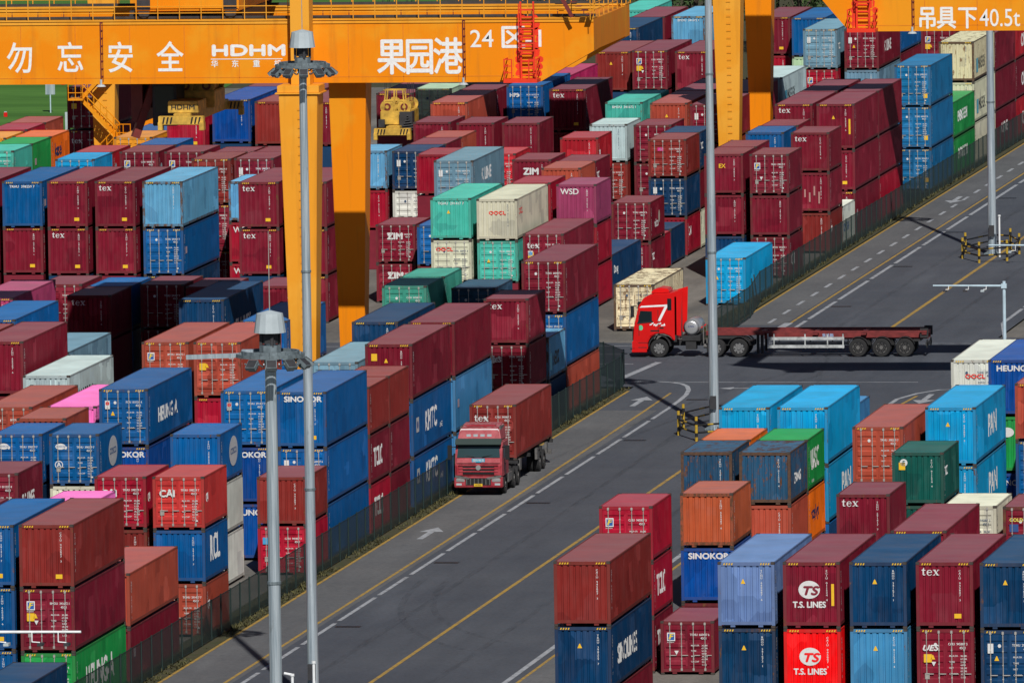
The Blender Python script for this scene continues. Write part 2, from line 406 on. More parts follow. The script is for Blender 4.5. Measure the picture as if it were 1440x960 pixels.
def sticker_mesh(kind):
    key = ('stk', kind)
    if key in _cm: return _cm[key]
    m = MB()
    q = lambda x0, x1, z0, z1, mi=0, y=0.0: m.quad((x0, y, z0), (x1, y, z0), (x1, y, z1), (x0, y, z1), mi)
    if kind == 'fl':
        q(0, .36, 0, .40); q(.035, .325, .04, .36, 1, -.003)
        m.add([(.06,-.006,.08),(.14,-.006,.08),(.17,-.006,.18),(.27,-.006,.21),(.29,-.006,.26),(.17,-.006,.23),(.20,-.006,.29),(.31,-.006,.31),(.31,-.006,.34),(.13,-.006,.33)],
              [(0,1,2,5,9),(2,3,4,5),(5,6,9),(6,7,8,9)], 2); r = m.mesh('sticker', ['white', 'stk_blue', 'stk_yel'])
    elif kind == 'tri': m.add([(0,0,0),(.2,0,0),(.115,0,.2),(.085,0,.2)], [(0,1,2,3)]); r = m.mesh('warning_triangle', ['mark'])
    elif kind == 'wt': m.add([(0,0,.2),(.2,0,.2),(.1,0,0)], [(0,2,1)]); r = m.mesh('warning_triangle', ['mark'])
    elif kind == 'disc':
        m.add([(.5*math.cos(t*math.pi/12), 0, .5*math.sin(t*math.pi/12)) for t in range(24)], [tuple(range(24))]); r = m.mesh('emblem', ['mark'])
    else: q(0, 1, 0, 1); r = m.mesh('sticker', ['mark'])
    _cm[key] = r; return r
def rnd_id(k, vert):
    rd = random.Random(k); pre = ['TCNU', 'TGHU', 'FCIU', 'TRHU', 'BMOU', 'CAIU', 'SEGU', 'TEMU'][k % 8]
    num = ''.join(str(rd.randint(0, 9)) for _ in range(6)); c = str(rd.randint(0, 9))
    if vert: return '\n'.join(pre+' '+num+' '+c)
    return pre+'  '+num+' '+c
def weights(k):
    rd = random.Random(k+50)
    rows = (('MAX.GR', '30,480', '67,200'), ('TARE', '2,%d0' % rd.randint(18, 23), '4,8%d0' % rd.randint(1, 9)), ('NET', '28,%d0' % rd.randint(10, 30), '62,%d0' % rd.randint(20, 60)), ('CU.CAP', '33.2', '1,172'))
    return '\n'.join(r[0]+'\n' for r in rows), '\n'.join(r[1]+'\n'+r[2] for r in rows)
SR = {'M': (118, 22, 42), 'B': (130, 42, 38), 'O': (168, 72, 54), 'O2': (178, 84, 52), 'C': (160, 16, 44), 'R': (226, 4, 12), 'R2': (178, 30, 44), 'R3': (190, 52, 50), 'V': (146, 56, 92), 'V2': (176, 66, 108), 'K': (238, 112, 190),
      'K2': (190, 34, 96), 'T': (70, 176, 160), 'T2': (62, 150, 132), 'E': (26, 140, 66), 'D': (16, 84, 74), 'U': (0, 86, 148), 'Y': (0, 70, 146), 'N': (4, 54, 92), 'N2': (40, 76, 100),
      'N3': (34, 76, 108), 'L': (96, 160, 200), 'U2': (18, 102, 150), 'L2': (62, 130, 178), 'G': (104, 140, 160), 'G2': (176, 194, 196), 'Z': (92, 118, 162), 'A': (6, 150, 204), 'I': (214, 212, 186), 'I2': (218, 206, 170), 'W': (212, 214, 204),
      'X': (240, 112, 22), 'Q': (242, 158, 40), 'J': (178, 208, 172)}
WEAR = {'I2': .75, 'N3': .85, 'O2': .6, 'L': .45, 'CC': .8}
WHITE = (.66, .66, .65); YEL = (.80, .47, .015)
MOD = {}   # words that appear on sides
_sm = {}
def side_mesh(me, y0, L):
    """paint a flat text onto the corrugated side: cut it at every fold and push each strip to the steel"""
    key = (me.name, round(y0, 3), L)
    if key in _sm: return _sm[key]
    bm = bmesh.new(); bm.from_mesh(me); pr = [(t+.13-y0, d) for t, d in SIDEPR[L]]
    xa = min(v.co.x for v in bm.verts); xb = max(v.co.x for v in bm.verts)
    for t, d in pr:
        if xa < t < xb: bmesh.ops.bisect_plane(bm, geom=bm.verts[:]+bm.edges[:]+bm.faces[:], plane_co=(t, 0, 0), plane_no=(1, 0, 0), dist=1e-6)
    for v in bm.verts:
        t = v.co.x; dd = 0.0
        for (t0, d0), (t1, d1) in zip(pr, pr[1:]):
            if t0-1e-6 <= t <= t1+1e-6: dd = d0+(d1-d0)*(t-t0)/max(1e-9, t1-t0); break
        v.co = (.005+v.co.z-dd, v.co.x, v.co.y)
    m = bpy.data.meshes.new('lettering'); bm.to_mesh(m); bm.free(); m.materials.append(M['mark']); _sm[key] = m; return m
def tex_mesh(size):
    key = ('texword', size)
    if key in _sm: return _sm[key]
    m = MB(); z = [0.0]
    def poly(p): z[0] += .0006; m.add([(x*size, y*size, z[0]) for x, y in p], [tuple(range(len(p)))])
    poly([(.10, .06), (.22, .02), (.22, .66), (.19, .66), (.10, .50)]); poly([(.02, .41), (.34, .41), (.34, .48), (.02, .48)]); poly([(.10, .08), (.16, 0), (.26, -.01), (.35, .05), (.33, .08), (.22, .08)])
    cx, cy = .68, .23; n = 15
    for k in range(n):
        a0, a1 = R(8)+k*R(322)/n, R(8)+(k+1)*R(322)/n
        def pt(a, o):
            w = .055+.075*max(0, -math.cos(a)) if k > 2 else .055
            rx, ry = (.235, .255) if o else (.235-w, .255-.055); return (cx+rx*math.cos(a), cy+ry*math.sin(a))
        poly([pt(a0, 1), pt(a1, 1), pt(a1, 0), pt(a0, 0)])
    poly([(cx-.15, .23), (cx+.225, .23), (cx+.225, .29), (cx-.15, .29)])
    poly([(1.02, .47), (1.17, .47), (1.48, 0), (1.33, 0)]); poly([(1.41, .47), (1.48, .47), (1.10, 0), (1.03, 0)])
    for x0, x1, yy in ((.99, 1.23, .44), (1.34, 1.52, .44), (.98, 1.16, 0), (1.29, 1.52, 0)): poly([(x0, yy), (x1, yy), (x1, yy+.05), (x0, yy+.05)])
    r = m.mesh('lettering', ['mark'], fix=False); r.transform(Matrix.Translation((0, -.62*size, 0))); _sm[key] = r; return r
def side_text(root, Ln, H, s, near):
    xs = W-.004
    def put(txt, size, y, z, bold=.02, xsq=1.0, color=WHITE, shear=0.0):
        return link('lettering', side_mesh(text_mesh(txt, size, bold, xsq, 1.0, 'LEFT', 'BOTTOM', 1.0, 'mark', shear), y, 40 if Ln > 9 else 20), root, (W-.009, y, z), (0, 0, 0), color)
    k = Ln/12.192
    S = {'HEUNG-A': ('HEUNG-A', 1.6, 2.4, .55, .95), 'HEUNG A': ('HEUNG A', 1.0, 2.8, .8, 1.2), 'KMTC': ('KMTC', 1.45, 3.8, .75, .95), 'RCL': ('RCL', 1.7, 1.3, .65, .85), 'LINES': ('T.S. LINES', .95, 1.0, .6, .75),
         'TCLC': ('TCLC', 1.35, 1.2, .65, .78), 'MAERSK': ('MAERSK', 1.1, 2.6*k, .6, .95 if Ln > 9 else .6), 'CULINES': ('CULINES', 1.1, 3.4, .5, 1.15), 'K LINE': ('K LINE', 1.05, 3.2, .9, 1.25),
         'EVERGREEN': ('EVERGREEN', 1.0, 2.6, .9, 1.0), 'ONE': ('ONE', 1.3, 3.6, .6, 1.3), 'CAI': ('CAI', .8, .7, 1.2, .9), 'cai': ('CAI', .6, .6, 1.2, .6), 'CMA': ('CMA CGM', .8, .6, .7, .7), 'INDUS': ('INDUS', .7, .7, .7, 1.2),
         'Dong': ('Dong', .7, .8, 1.5, 1.1), 'CLI': ('CLI', .95, .8, .6, 1.1), 'PAN': ('PAN', 1.5, 5.0, .7, 1.2), 'UASC': ('UASC', 1.35, 1.2, .75, .85), 'CRONOS': ('CRONOS', .7, 1.3, .8, .8), 'SINOLINES': ('SINOLINES', 1.2, 2.0, .8, 1.0),
         'hapag': ('Hapag-Lloyd', .85, 1.1, 1.0, .62), 'kasei': ('kasei', 1.2, 1.2, 1.0, 1.0), 'text': ('TEX', .6, .6, 1.3, .9), 'oc': ('OOCL', .5, .8, 1.5, 1.0)}
    if s in S:
        t, sz, y, z, xq = S[s]
        c = SIDEWHITE
        if s in ('MAERSK',): c = (.02, .025, .03)
        if s in ('hapag', 'kasei'): c = (.02, .03, .10)
        if s == 'oc': c = (.7, .03, .03)
        if s == 'CMA': c = (.02, .12, .42)
        put(t, sz, y, z, .03, xq, c)
        if s == 'MAERSK': link('emblem', sticker_mesh('q'), root, (xs, y-1.2*(k if k > .6 else .7), z), SIDEQ, (.10, .52, .68), (.95 if k > .6 else .6, 1, 1.0))
        if s == 'KMTC':
            link('emblem', sticker_mesh('q'), root, (xs, 1.0, 1.2), SIDEQ, WHITE, (.85, 1, .75)); put('LINE', .36, y+4.6, z, .02, 1.2, SIDEWHITE)
            link('emblem', sticker_mesh('disc'), root, (xs+.004, 1.42, 1.57), SIDEQ, SRL['Y'], (.45, 1, .4))
        if s == 'UASC': put('uasc.net', .3, y+.2, .3, .01, 1.0)
        if s == 'EVERGREEN': pass
    if s == 'globe':
        link('emblem', sticker_mesh('disc'), root, (xs, Ln*.6, H*.55), SIDEQ, WHITE, (2.3, 1, 1.5))
        link('lettering', text_mesh('COSCO', .42, .02, 1.15, 1, 'CENTER', 'CENTER'), root, (xs+.005, Ln*.6, H*.55), SIDE, SRL['U'])
    if s in ('logo', 'hands'):
        link('emblem', sticker_mesh('disc'), root, (xs, 1.0 if s == 'logo' else Ln*.62, H*.55), SIDEQ, (.45, .62, .70) if s == 'logo' else (.7, .6, .5), (.7, 1, .8))
        if s == 'hands': put('triton', .75, Ln*.3, .7, .02, 1.0)
SIDEWHITE = (.90, .90, .88)
SRL = {k: srgb(*v) for k, v in SR.items()}
CONT_GROUP = 'stacked shipping containers'
RC = random.Random(11)
def container(x, y, z, L, h, c, face, mk, near, label, group=CONT_GROUP):
    H = 2.591 if h < 2.66 else 2.896; k = h/H; Ln = LEN[L]
    root = thing('shipping_container', label, 'container', (x, y, z), 0, group); root.scale = (1, 1, k)
    g0 = RC.uniform(.86, 1.12); base = [min(1.0, v*g0*RC.uniform(.97, 1.03)) for v in SRL[c]]; wear = min(1, WEAR.get(c, .12)*RC.uniform(.7, 1.3)+RC.uniform(0, .16))
    if 'old' in mk: wear = .55
    col = tuple(base)+(wear,)
    marks = mk.split(',') if mk else []
    link('frame', cm('frame', L, H, near), root, color=col)
    link('side_panel', cm('side', L, H), root, (W-.009, 0, 0), color=col)
    link('side_panel', cm('side', L, H), root, (.009, Ln, 0), (0, 0, math.pi), col)
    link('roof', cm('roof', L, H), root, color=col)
    def doors(back):
        for i in (0, 1):
            lx = .147+i*(W/2-.147); w = W/2-.15
            if back: d = link('door', cm('door', L, H, near), root, (W-lx, Ln-.06, 0), (0, 0, math.pi), col)
            else:
                d = link('door', cm('door', L, H, near), root, (lx, .06, 0), color=col)
                if near:
                    for xr in (.27, .80): link('lock_rod', cm('rod', L, H), d, (xr, 0, 0))
    if face == 'D':
        doors(False); link('end_panel', cm('end', L, H), root, (W, Ln-.03, 0), (0, 0, math.pi), col)
    else:
        link('end_panel', cm('end', L, H), root, (0, .03, 0), color=col); doors(True)
    if near:
        ms = cm('casting', L, H)
        for cx, cy, rz in ((0, 0, 0), (W, 0, R(90)), (W, Ln, R(180)), (0, Ln, R(270))):
            for zz in (0, H-.118):
                link('corner_casting', ms, root, (cx, cy, zz), (0, 0, rz))
    if H > 2.7:
        for xq in (.24, W-.62): link('hazard_stripe', cm('hazard', L, H), root, (xq, 0, 0))
    yf = .024 if face == 'P' else -.004
    F = lambda txt, size, fx, fz, bold=.02, xsq=1.0, color=WHITE, ax='LEFT', lead=1.0, yo=0, sp=1.0, sh=0.0: link('lettering', text_mesh(txt, size, bold, xsq, lead, ax, 'TOP', sp, 'mark', sh), root, (fx, yf+yo, fz), FRONT, color)
    st = lambda kind, fx, fz, color, sc=(1, 1, 1), name=None: link(name or ('sticker' if kind in ('q', 'fl') else 'warning_triangle' if kind in ('tri', 'wt') else 'emblem'), sticker_mesh(kind), root, (fx, yf, fz), color=color, scale=sc)
    light = c in ('I', 'I2', 'W', 'J', 'G2')
    idc = (.05, .09, .16) if light else WHITE
    kk = RC.randint(0, 5)
    if face == 'P':
        if 'topid' in marks: F(rnd_id(kk, 0), .22, .45, H-.22, .02, 1.0, idc)
        elif not any(m in marks for m in ('reef',)):
            F(rnd_id(kk, 1), .125, 1.87, H-.33, .02, 1.1, idc, 'CENTER', .84)
    else:
        F(rnd_id(kk, 0)+'\n              45G1', .155, 1.34, H-.58, .018, .80, idc, lead=1.1)
        wa, wb = weights(kk); F(wa, .10, 1.38, H-1.12, .012, 1.0, idc, lead=1.3); F(wb, .11, 1.86, H-1.12, .015, .9, idc, lead=1.2)
        st('disc', .80, H-.68, idc, (.14, 1, .16)) if 'fl' not in marks else None
        if RC.random() < .6: st('q', .34, .72, (.30, .28, .25), (.2, 1, .26))
        if RC.random() < .5: st('q', 2.0, .42, WHITE, (.12, 1, .07))
    if RC.random() < .7: link('lettering', text_mesh(rnd_id(kk, 1), .17, .03, 1.8, .8, 'CENTER', 'TOP'), root, (W-.003, .42, H-.4), SIDE, idc)
    for m in marks:
        if m == 'yr': st('q', 1.95, .62, YEL, (.26, 1, .3))
        if m == 'tex': link('lettering', tex_mesh(.50), root, (.24, yf, H-.26 if face == 'P' else H-.55), FRONT, WHITE)
        elif m == 'wsd': F('WSD', .5, .25, H-.22, .02)
        elif m == 'zim': F('ZIM', .58, .7, H-.5, .05)
        elif m == 'cai': F('CAI', .46, .32, H-.6, .04)
        elif m == 'oocl': F('OOCL', .30, .3 if face == 'D' else .72, H-.42 if face == 'D' else H-.72, .045, 1.2, (.72, .03, .02) if L == 40 else (.75, .22, .02))
        elif m == 'ues': F('UES', .34, .22, H-.66, .04, 1.2, sh=.3)
        elif m == 'hps': F('HPS', .36, .2, H-.5, .03)
        elif m == 'gold': F('GOLD', .22, .3, H-.5, .04, 1.0, (.7, .6, .1)); st('q', .3, H-1.15, (.03, .08, .25), (.4, 1, .35))
        elif m == 'sin': F('SINOKOR', .38, .34, H-.2, .045, 1.12)
        elif m == 'heu': F('HEUNG A', .40, .40, H-.25, .04, 1.1)
        elif m == 'uno': F('UNO', .4, .5, H-.3, .02)
        elif m == 'ye': F('EX', .35, .9, H-.6, .03, 1.0, YEL)
        elif m == 'cos': st('disc', .55, H-.62, WHITE, (.5, 1, .3)); link('lettering', text_mesh('COSCO', .12, .02, 1, 1, 'CENTER', 'CENTER'), root, (.55, yf-.004, H-.62), FRONT, SRL['U'])
        elif m == 'A':
            st('disc', .46, H-1.52, WHITE, (.4, 1, .4)); link('emblem', sticker_mesh('disc'), root, (.46, yf-.003, H-1.52), color=tuple(base), scale=(.32, 1, .32)); F('A', .30, .46, H-1.37, .03, 1.0, WHITE, 'CENTER', yo=-.006)
        elif m == 'F': st('disc', .55, H-.5, WHITE, (.36, 1, .36)); F('F', .28, .55, H-.37, .02, 1.0, tuple(base), 'CENTER', yo=-.006)
        elif m == 'ts':
            st('disc', W/2-.1, H-1.2, WHITE, (.92, 1, .78)); F('TS', .52, W/2-.10, H-1.0, .05, 1.25, tuple(base), 'CENTER', yo=-.005, sh=.25)
            link('emblem', sticker_mesh('q'), root, (W/2+.1, yf-.004, H-1.12), color=tuple(base), scale=(.28, 1, .05))
            F('T.S. LINES', .36, W/2-.1, H-1.68, .04, .92, WHITE, 'CENTER')
        elif m == 'fl': st('fl', .30, H-.95, WHITE); F('FLORENS', .075, .3, H-.98, .01)
        elif m == 'y': st('q', 1.62 if face == 'P' else .30, .46 if face == 'P' else H-1.45, YEL, (.30, 1, .2) if face == 'P' else (.34, 1, .36))
        elif m == 'y2': st('q', .32, H-.85, YEL, (.3, 1, .36))
        elif m == 'yv': st('q', 2.06, H-1.9, YEL, (.12, 1, .95))
        elif m == 'tri': st('tri', .98 if face == 'P' else .58, H-.95 if face == 'P' else H-1.32, YEL)
        elif m == 'wt': st('wt', .62, H-1.62, WHITE)
        elif m in ('wl', 'red'):
            st('q', .30, H-1.0, WHITE, (.24, 1, .42))
            if m == 'red': st('disc', .42, H-.72, (.6, .03, .03), (.18, 1, .2)).location.y -= .004
        elif m == 'lbl': st('q', .25, H-.95, (.05, .32, .60), (.36, 1, .36))
        elif m == 'blu': st('q', .30, H-1.32, WHITE, (.3, 1, .3)); st('disc', .45, H-1.17, (.05, .3, .6), (.2, 1, .22)).location.y -= .004
        elif m == 'mag': st('q', .62, H-.78, (.65, .03, .25), (.36, 1, .22))
        elif m == 'wx':
            for i in range(5): st('q', .5+i*.3, H-1.4-RC.uniform(0, .6), (.42, .22, .20), (.1, 1, RC.uniform(.4, .8)))
        elif m == 'dia': st('disc', .9, H-.8, WHITE, (.7, 1, .5))
        elif m == 'reef':
            p = MB(); p.box(.25, W-.25, .006, .02, .35, 1.55); part('refrigeration_unit', p, 'dark', root)
            p = MB()
            for xc in (.85, 1.6): p.tube((xc, .004, 1.2), (xc, -.02, 1.2), .24, n=14)
            part('fan', p, 'rimd', root); st('q', .3, H-.85, YEL, (.24, 1, .2))
            st('disc', 1.35, H-.42, (.05, .25, .5), (.4, 1, .14))
        elif m.startswith('s:'): side_text(root, Ln, H, m[2:], near)
        elif m == 'q:': link('sticker', sticker_mesh('q'), root, (W-.004, .7, H*.45), SIDEQ, (.62, .45, .5), (.55, 1, .42))
    return root

CONT = [
 (-0.0, -10.54, -0.1, 40, 2.68, 'N', 'P', '', 1, 'navy container, lone, first stack from road, first row, front left yard'),
 (-0.01, 3.63, 5.58, 40, 2.84, 'B', 'P', 'y', 1, 'brick red container with yellow plate, top, first stack from road, second row, front left yard'),
 (-0.01, 3.63, 2.74, 40, 2.84, 'M', 'D', 'fl,y,tri,wt', 1, 'maroon container, second down, first stack from road, second row, front left yard'),
 (-0.01, 3.63, -0.1, 40, 2.84, 'E', 'D', 's:HEUNG-A', 1, 'green container with large lettering, third down, first stack from road, second row, front left yard'),
 (-2.93, 4.87, 5.49, 40, 2.793, 'U', 'P', 'y', 1, 'blue container with yellow plate, top, second stack from road, second row, front left yard'),
 (-2.93, 4.87, 2.69, 40, 2.793, 'U', 'P', 'y', 1, 'blue container with yellow plate, second down, second stack from road, second row, front left yard'),
 (-2.93, 4.87, -0.1, 40, 2.793, 'U', 'P', 'y', 1, 'blue container with yellow plate, third down, second stack from road, second row, front left yard'),
 (-5.87, 6.66, 5.31, 40, 2.792, 'M', 'P', 'y', 1, 'maroon container with yellow plate, top, first stack from road, third row, front left yard'),
 (-11.77, 36.91, 4.96, 20, 2.53, 'U', 'P', '', 1, 'blue container, top, fourth stack from road, fifth row, front left yard'),
 (-14.71, 51.38, 5.41, 20, 2.56, 'M', 'D', '', 1, 'maroon container with lock rods, top, first stack from road, sixth row, front left yard'),
 (-23.51, 98.62, 5.44, 40, 2.792, 'B', 'P', '', 1, 'brick red container, top, first stack from road, thirteenth row, front left yard'),
 (-26.46, 110.07, 5.63, 40, 2.867, 'M', 'P', '', 1, 'maroon container, top, sixth stack from road, fourteenth row, front left yard'),
 (0.01, 16.8, 2.4, 40, 2.495, 'O', 'P', '', 1, 'rust orange container, top, first stack from road, fourth row, front left yard'),
 (0.01, 16.8, -0.1, 40, 2.495, 'M', 'P', 'q:', 1, 'maroon container, second down, first stack from road, fourth row, front left yard'),
 (-2.93, 17.21, 4.91, 40, 2.507, 'K', 'P', '', 1, 'pink container, top, second stack from road, fourth row, front left yard'),
 (-0.0, 36.04, 4.9, 20, 2.5, 'R3', 'D', 'cai,s:cai', 1, 'faded red container with large lettering, top, first stack from road, fifth row, front left yard'),
 (-0.0, 36.04, 2.4, 20, 2.5, 'U', 'P', 's:RCL', 1, 'blue container with large lettering, second down, first stack from road, fifth row, front left yard'),
 (-0.0, 36.04, -0.1, 20, 2.5, 'O', 'D', 's:cai', 1, 'rust orange container, third down, first stack from road, fifth row, front left yard'),
 (-2.94, 37.1, 4.82, 20, 2.485, 'C', 'D', 'cai,s:cai', 1, 'crimson container with large lettering, top, second stack from road, fifth row, front left yard'),
 (-2.94, 37.1, 2.33, 20, 2.485, 'B', 'P', '', 1, 'brick red container, second down, second stack from road, fifth row, front left yard'),
 (-8.82, 36.16, 5.01, 20, 2.553, 'M', 'D', 's:LINES', 1, 'maroon container with large lettering, top, third stack from road, fifth row, front left yard'),
 (-2.95, 56.82, 4.92, 20, 2.51, 'U', 'P', 's:globe', 1, 'blue container with large lettering, top, first stack from road, seventh row, front left yard'),
 (-2.95, 56.82, 2.41, 20, 2.51, 'W', 'P', '', 1, 'white container, second down, first stack from road, seventh row, front left yard'),
 (-2.95, 56.82, -0.1, 20, 2.51, 'W', 'P', '', 1, 'white container, third down, first stack from road, seventh row, front left yard'),
 (-8.82, 56.56, 4.95, 20, 2.527, 'U', 'D', 'cos,A,s:globe', 1, 'blue container with large lettering, top, second stack from road, seventh row, front left yard'),
 (-8.82, 56.56, 2.43, 20, 2.527, 'I', 'P', '', 1, 'cream container, second down, second stack from road, seventh row, front left yard'),
 (-11.75, 57.31, 4.91, 20, 2.503, 'U', 'D', 'cos', 1, 'blue container with large lettering, top, third stack from road, seventh row, front left yard'),
 (-11.76, 63.5, 5.04, 20, 2.56, 'O', 'P', '', 1, 'rust orange container, top, second stack from road, eighth row, front left yard'),
 (0.01, 63.76, 2.3, 20, 2.395, 'B', 'P', 's:text', 1, 'brick red container with large lettering, top, first stack from road, eighth row, front left yard'),
 (0.01, 63.76, -0.1, 20, 2.395, 'C', 'D', 'lbl', 1, 'crimson container with lock rods, second down, first stack from road, eighth row, front left yard'),
 (0.0, 69.93, 5.49, 40, 2.793, 'U', 'P', 'sin,y', 1, 'blue container with large lettering, top, first stack from road, ninth row, front left yard'),
 (0.0, 69.93, 2.69, 40, 2.793, 'U', 'D', 'wl', 1, 'blue container with lock rods, second down, first stack from road, ninth row, front left yard'),
 (0.0, 69.93, -0.1, 40, 2.793, 'U', 'P', '', 1, 'blue container, third down, first stack from road, ninth row, front left yard'),
 (-2.94, 70.68, 5.48, 40, 2.79, 'U', 'D', 'red,wl', 1, 'blue container with lock rods, top, second stack from road, ninth row, front left yard'),
 (-2.94, 70.68, 2.69, 40, 2.79, 'Y', 'P', 'sin', 1, 'royal blue container, second down, second stack from road, ninth row, front left yard'),
 (-2.94, 70.68, -0.1, 40, 2.79, 'Y', 'P', 'heu', 1, 'royal blue container, third down, second stack from road, ninth row, front left yard'),
 (-8.83, 69.67, 5.61, 40, 2.853, 'U', 'D', 'red,tri,s:HEUNG A', 1, 'blue container with large lettering, top, third stack from road, ninth row, front left yard'),
 (-8.83, 69.67, 2.75, 40, 2.853, 'Y', 'P', 'sin', 1, 'royal blue container, second down, third stack from road, ninth row, front left yard'),
 (-8.83, 69.67, -0.1, 40, 2.853, 'Y', 'P', '', 1, 'royal blue container, third down, third stack from road, ninth row, front left yard'),
 (-11.77, 71.56, 4.93, 40, 2.517, 'K', 'P', '', 1, 'pink container, top, fourth stack from road, ninth row, front left yard'),
 (-14.71, 70.1, 5.0, 40, 2.55, 'O', 'D', '', 1, 'rust orange container with lock rods, top, fifth stack from road, ninth row, front left yard'),
 (0.0, 82.69, 4.88, 20, 2.49, 'B', 'D', '', 1, 'brick red container with lock rods, top, first stack from road, tenth row, front left yard'),
 (0.0, 82.69, 2.39, 20, 2.49, 'M', 'D', 's:TCLC', 1, 'maroon container with large lettering, second down, first stack from road, tenth row, front left yard'),
 (0.0, 82.69, -0.1, 20, 2.49, 'C', 'D', 's:TCLC', 1, 'crimson container with large lettering, third down, first stack from road, tenth row, front left yard'),
 (0.0, 88.87, 4.88, 20, 2.49, 'B', 'P', '', 1, 'brick red container, top, first stack from road, eleventh row, front left yard'),
 (0.0, 88.87, 2.39, 20, 2.49, 'M', 'P', '', 1, 'maroon container, second down, first stack from road, eleventh row, front left yard'),
 (0.0, 88.87, -0.1, 20, 2.49, 'M', 'P', '', 1, 'maroon container, third down, first stack from road, eleventh row, front left yard'),
 (-11.76, 97.1, 5.57, 40, 2.833, 'O', 'D', 'fl', 1, 'rust orange container, top, fourth stack from road, twelfth row, front left yard'),
 (-8.82, 95.75, 5.64, 40, 2.87, 'O', 'D', 'tri,y', 1, 'rust orange container with yellow plate, top, third stack from road, twelfth row, front left yard'),
 (-8.82, 95.75, 2.77, 40, 2.87, 'C', 'P', '', 1, 'crimson container, second down, third stack from road, twelfth row, front left yard'),
 (-20.57, 98.05, 5.55, 40, 2.823, 'M', 'P', '', 1, 'maroon container, top, sixth stack from road, twelfth row, front left yard'),
 (-20.57, 98.05, 2.72, 40, 2.823, 'M', 'P', '', 1, 'maroon container, second down, sixth stack from road, twelfth row, front left yard'),
 (-17.63, 95.3, 4.37, 40, 2.485, 'G2', 'P', 's:MAERSK', 1, 'pale grey container with large lettering, top, fifth stack from road, twelfth row, front left yard'),
 (-20.62, 110.62, 4.24, 40, 2.485, 'G', 'P', '', 1, 'grey blue container, top, fourth stack from road, fourteenth row, front left yard'),
 (0.0, 96.08, 5.43, 40, 2.927, 'M', 'P', 'y2,tri', 1, 'maroon container with yellow plate, top, first stack from road, twelfth row, front left yard'),
 (0.0, 96.08, 2.51, 40, 2.927, 'U', 'P', 's:KMTC', 1, 'blue container with large lettering, second down, first stack from road, twelfth row, front left yard'),
 (0.0, 96.08, -0.1, 40, 2.605, 'U', 'P', 's:KMTC', 1, 'blue container with large lettering, third down, first stack from road, twelfth row, front left yard'),
 (-2.94, 96.84, 4.89, 40, 2.493, 'G', 'D', '', 1, 'grey blue container with lock rods, top, second stack from road, twelfth row, front left yard'),
 (0.01, 109.67, 5.41, 40, 2.913, 'M', 'P', '', 1, 'maroon container, top, first stack from road, fourteenth row, front left yard'),
 (0.01, 109.67, 2.49, 40, 2.913, 'L2', 'P', 'q:', 1, 'mid blue container, second down, first stack from road, fourteenth row, front left yard'),
 (0.01, 109.67, -0.1, 40, 2.593, 'L2', 'P', 'q:', 1, 'mid blue container, third down, first stack from road, fourteenth row, front left yard'),
 (-2.94, 109.51, 5.54, 40, 2.82, 'N', 'P', '', 1, 'navy container, top, second stack from road, fourteenth row, front left yard'),
 (-8.82, 109.53, 5.55, 40, 2.876, 'U', 'P', '', 1, 'blue container, top, third stack from road, fourteenth row, front left yard'),
 (-8.82, 109.53, 2.68, 40, 2.876, 'N', 'P', '', 1, 'navy container, second down, third stack from road, fourteenth row, front left yard'),
 (-23.51, 111.03, 5.57, 40, 2.837, 'U', 'P', '', 1, 'blue container, top, fifth stack from road, fourteenth row, front left yard'),
 (-14.71, 123.93, 5.54, 40, 2.82, 'N', 'P', 's:CULINES', 1, 'navy container with large lettering, top, first stack from road, fifteenth row, front left yard'),
 (-26.45, 125.53, 5.52, 40, 2.81, 'V2', 'P', '', 1, 'faded magenta container, top, second stack from road, fifteenth row, front left yard'),
 (-23.51, 138.28, 4.91, 20, 2.507, 'M', 'P', 'tex', 1, 'maroon container with short white word, top, first stack from road, seventeenth row, front left yard'),
 (-23.51, 144.46, 4.91, 20, 2.507, 'U', 'P', '', 0, 'blue container, top, sixth stack from road, eighteenth row, front left yard'),
 (-20.57, 144.27, 5.02, 20, 2.485, 'M', 'D', '', 0, 'maroon container with lock rods, top, fifth stack from road, eighteenth row, front left yard'),
 (-20.57, 144.27, 2.53, 20, 2.485, 'M', 'D', '', 0, 'maroon container with lock rods, second down, fifth stack from road, eighteenth row, front left yard'),
 (-26.47, 145.37, 4.96, 20, 2.485, 'M', 'D', '', 0, 'maroon container with lock rods, top, third stack from road, nineteenth row, front left yard'),
 (-17.64, 142.17, 5.07, 20, 2.485, 'M', 'P', '', 0, 'maroon container, top, fourth stack from road, eighteenth row, front left yard'),
 (-14.69, 147.1, 4.69, 20, 2.485, 'M', 'P', '', 0, 'maroon container, top, second stack from road, nineteenth row, front left yard'),
 (0.01, 134.77, 4.93, 20, 2.517, 'M', 'P', 'tex', 1, 'maroon container with short white word, top, first stack from road, sixteenth row, front left yard'),
 (0.01, 134.77, 2.42, 20, 2.517, 'M', 'D', 'ues,wl', 1, 'maroon container with lock rods, second down, first stack from road, sixteenth row, front left yard'),
 (0.01, 134.77, -0.1, 20, 2.517, 'N', 'P', '', 1, 'navy container, third down, first stack from road, sixteenth row, front left yard'),
 (-0.0, 141.85, 2.32, 20, 2.42, 'L', 'P', 's:MAERSK', 0, 'pale blue container with large lettering, top, first stack from road, eighteenth row, front left yard'),
 (-0.0, 141.85, -0.1, 20, 2.42, 'N', 'P', '', 0, 'navy container, second down, first stack from road, eighteenth row, front left yard'),
 (-2.93, 142.09, 4.92, 20, 2.51, 'N2', 'D', '', 0, 'grey navy container with lock rods, top, second stack from road, eighteenth row, front left yard'),
 (-5.88, 136.83, 5.43, 20, 2.56, 'T2', 'D', 'blu', 1, 'sea green container with lock rods, top, second stack from road, sixteenth row, front left yard'),
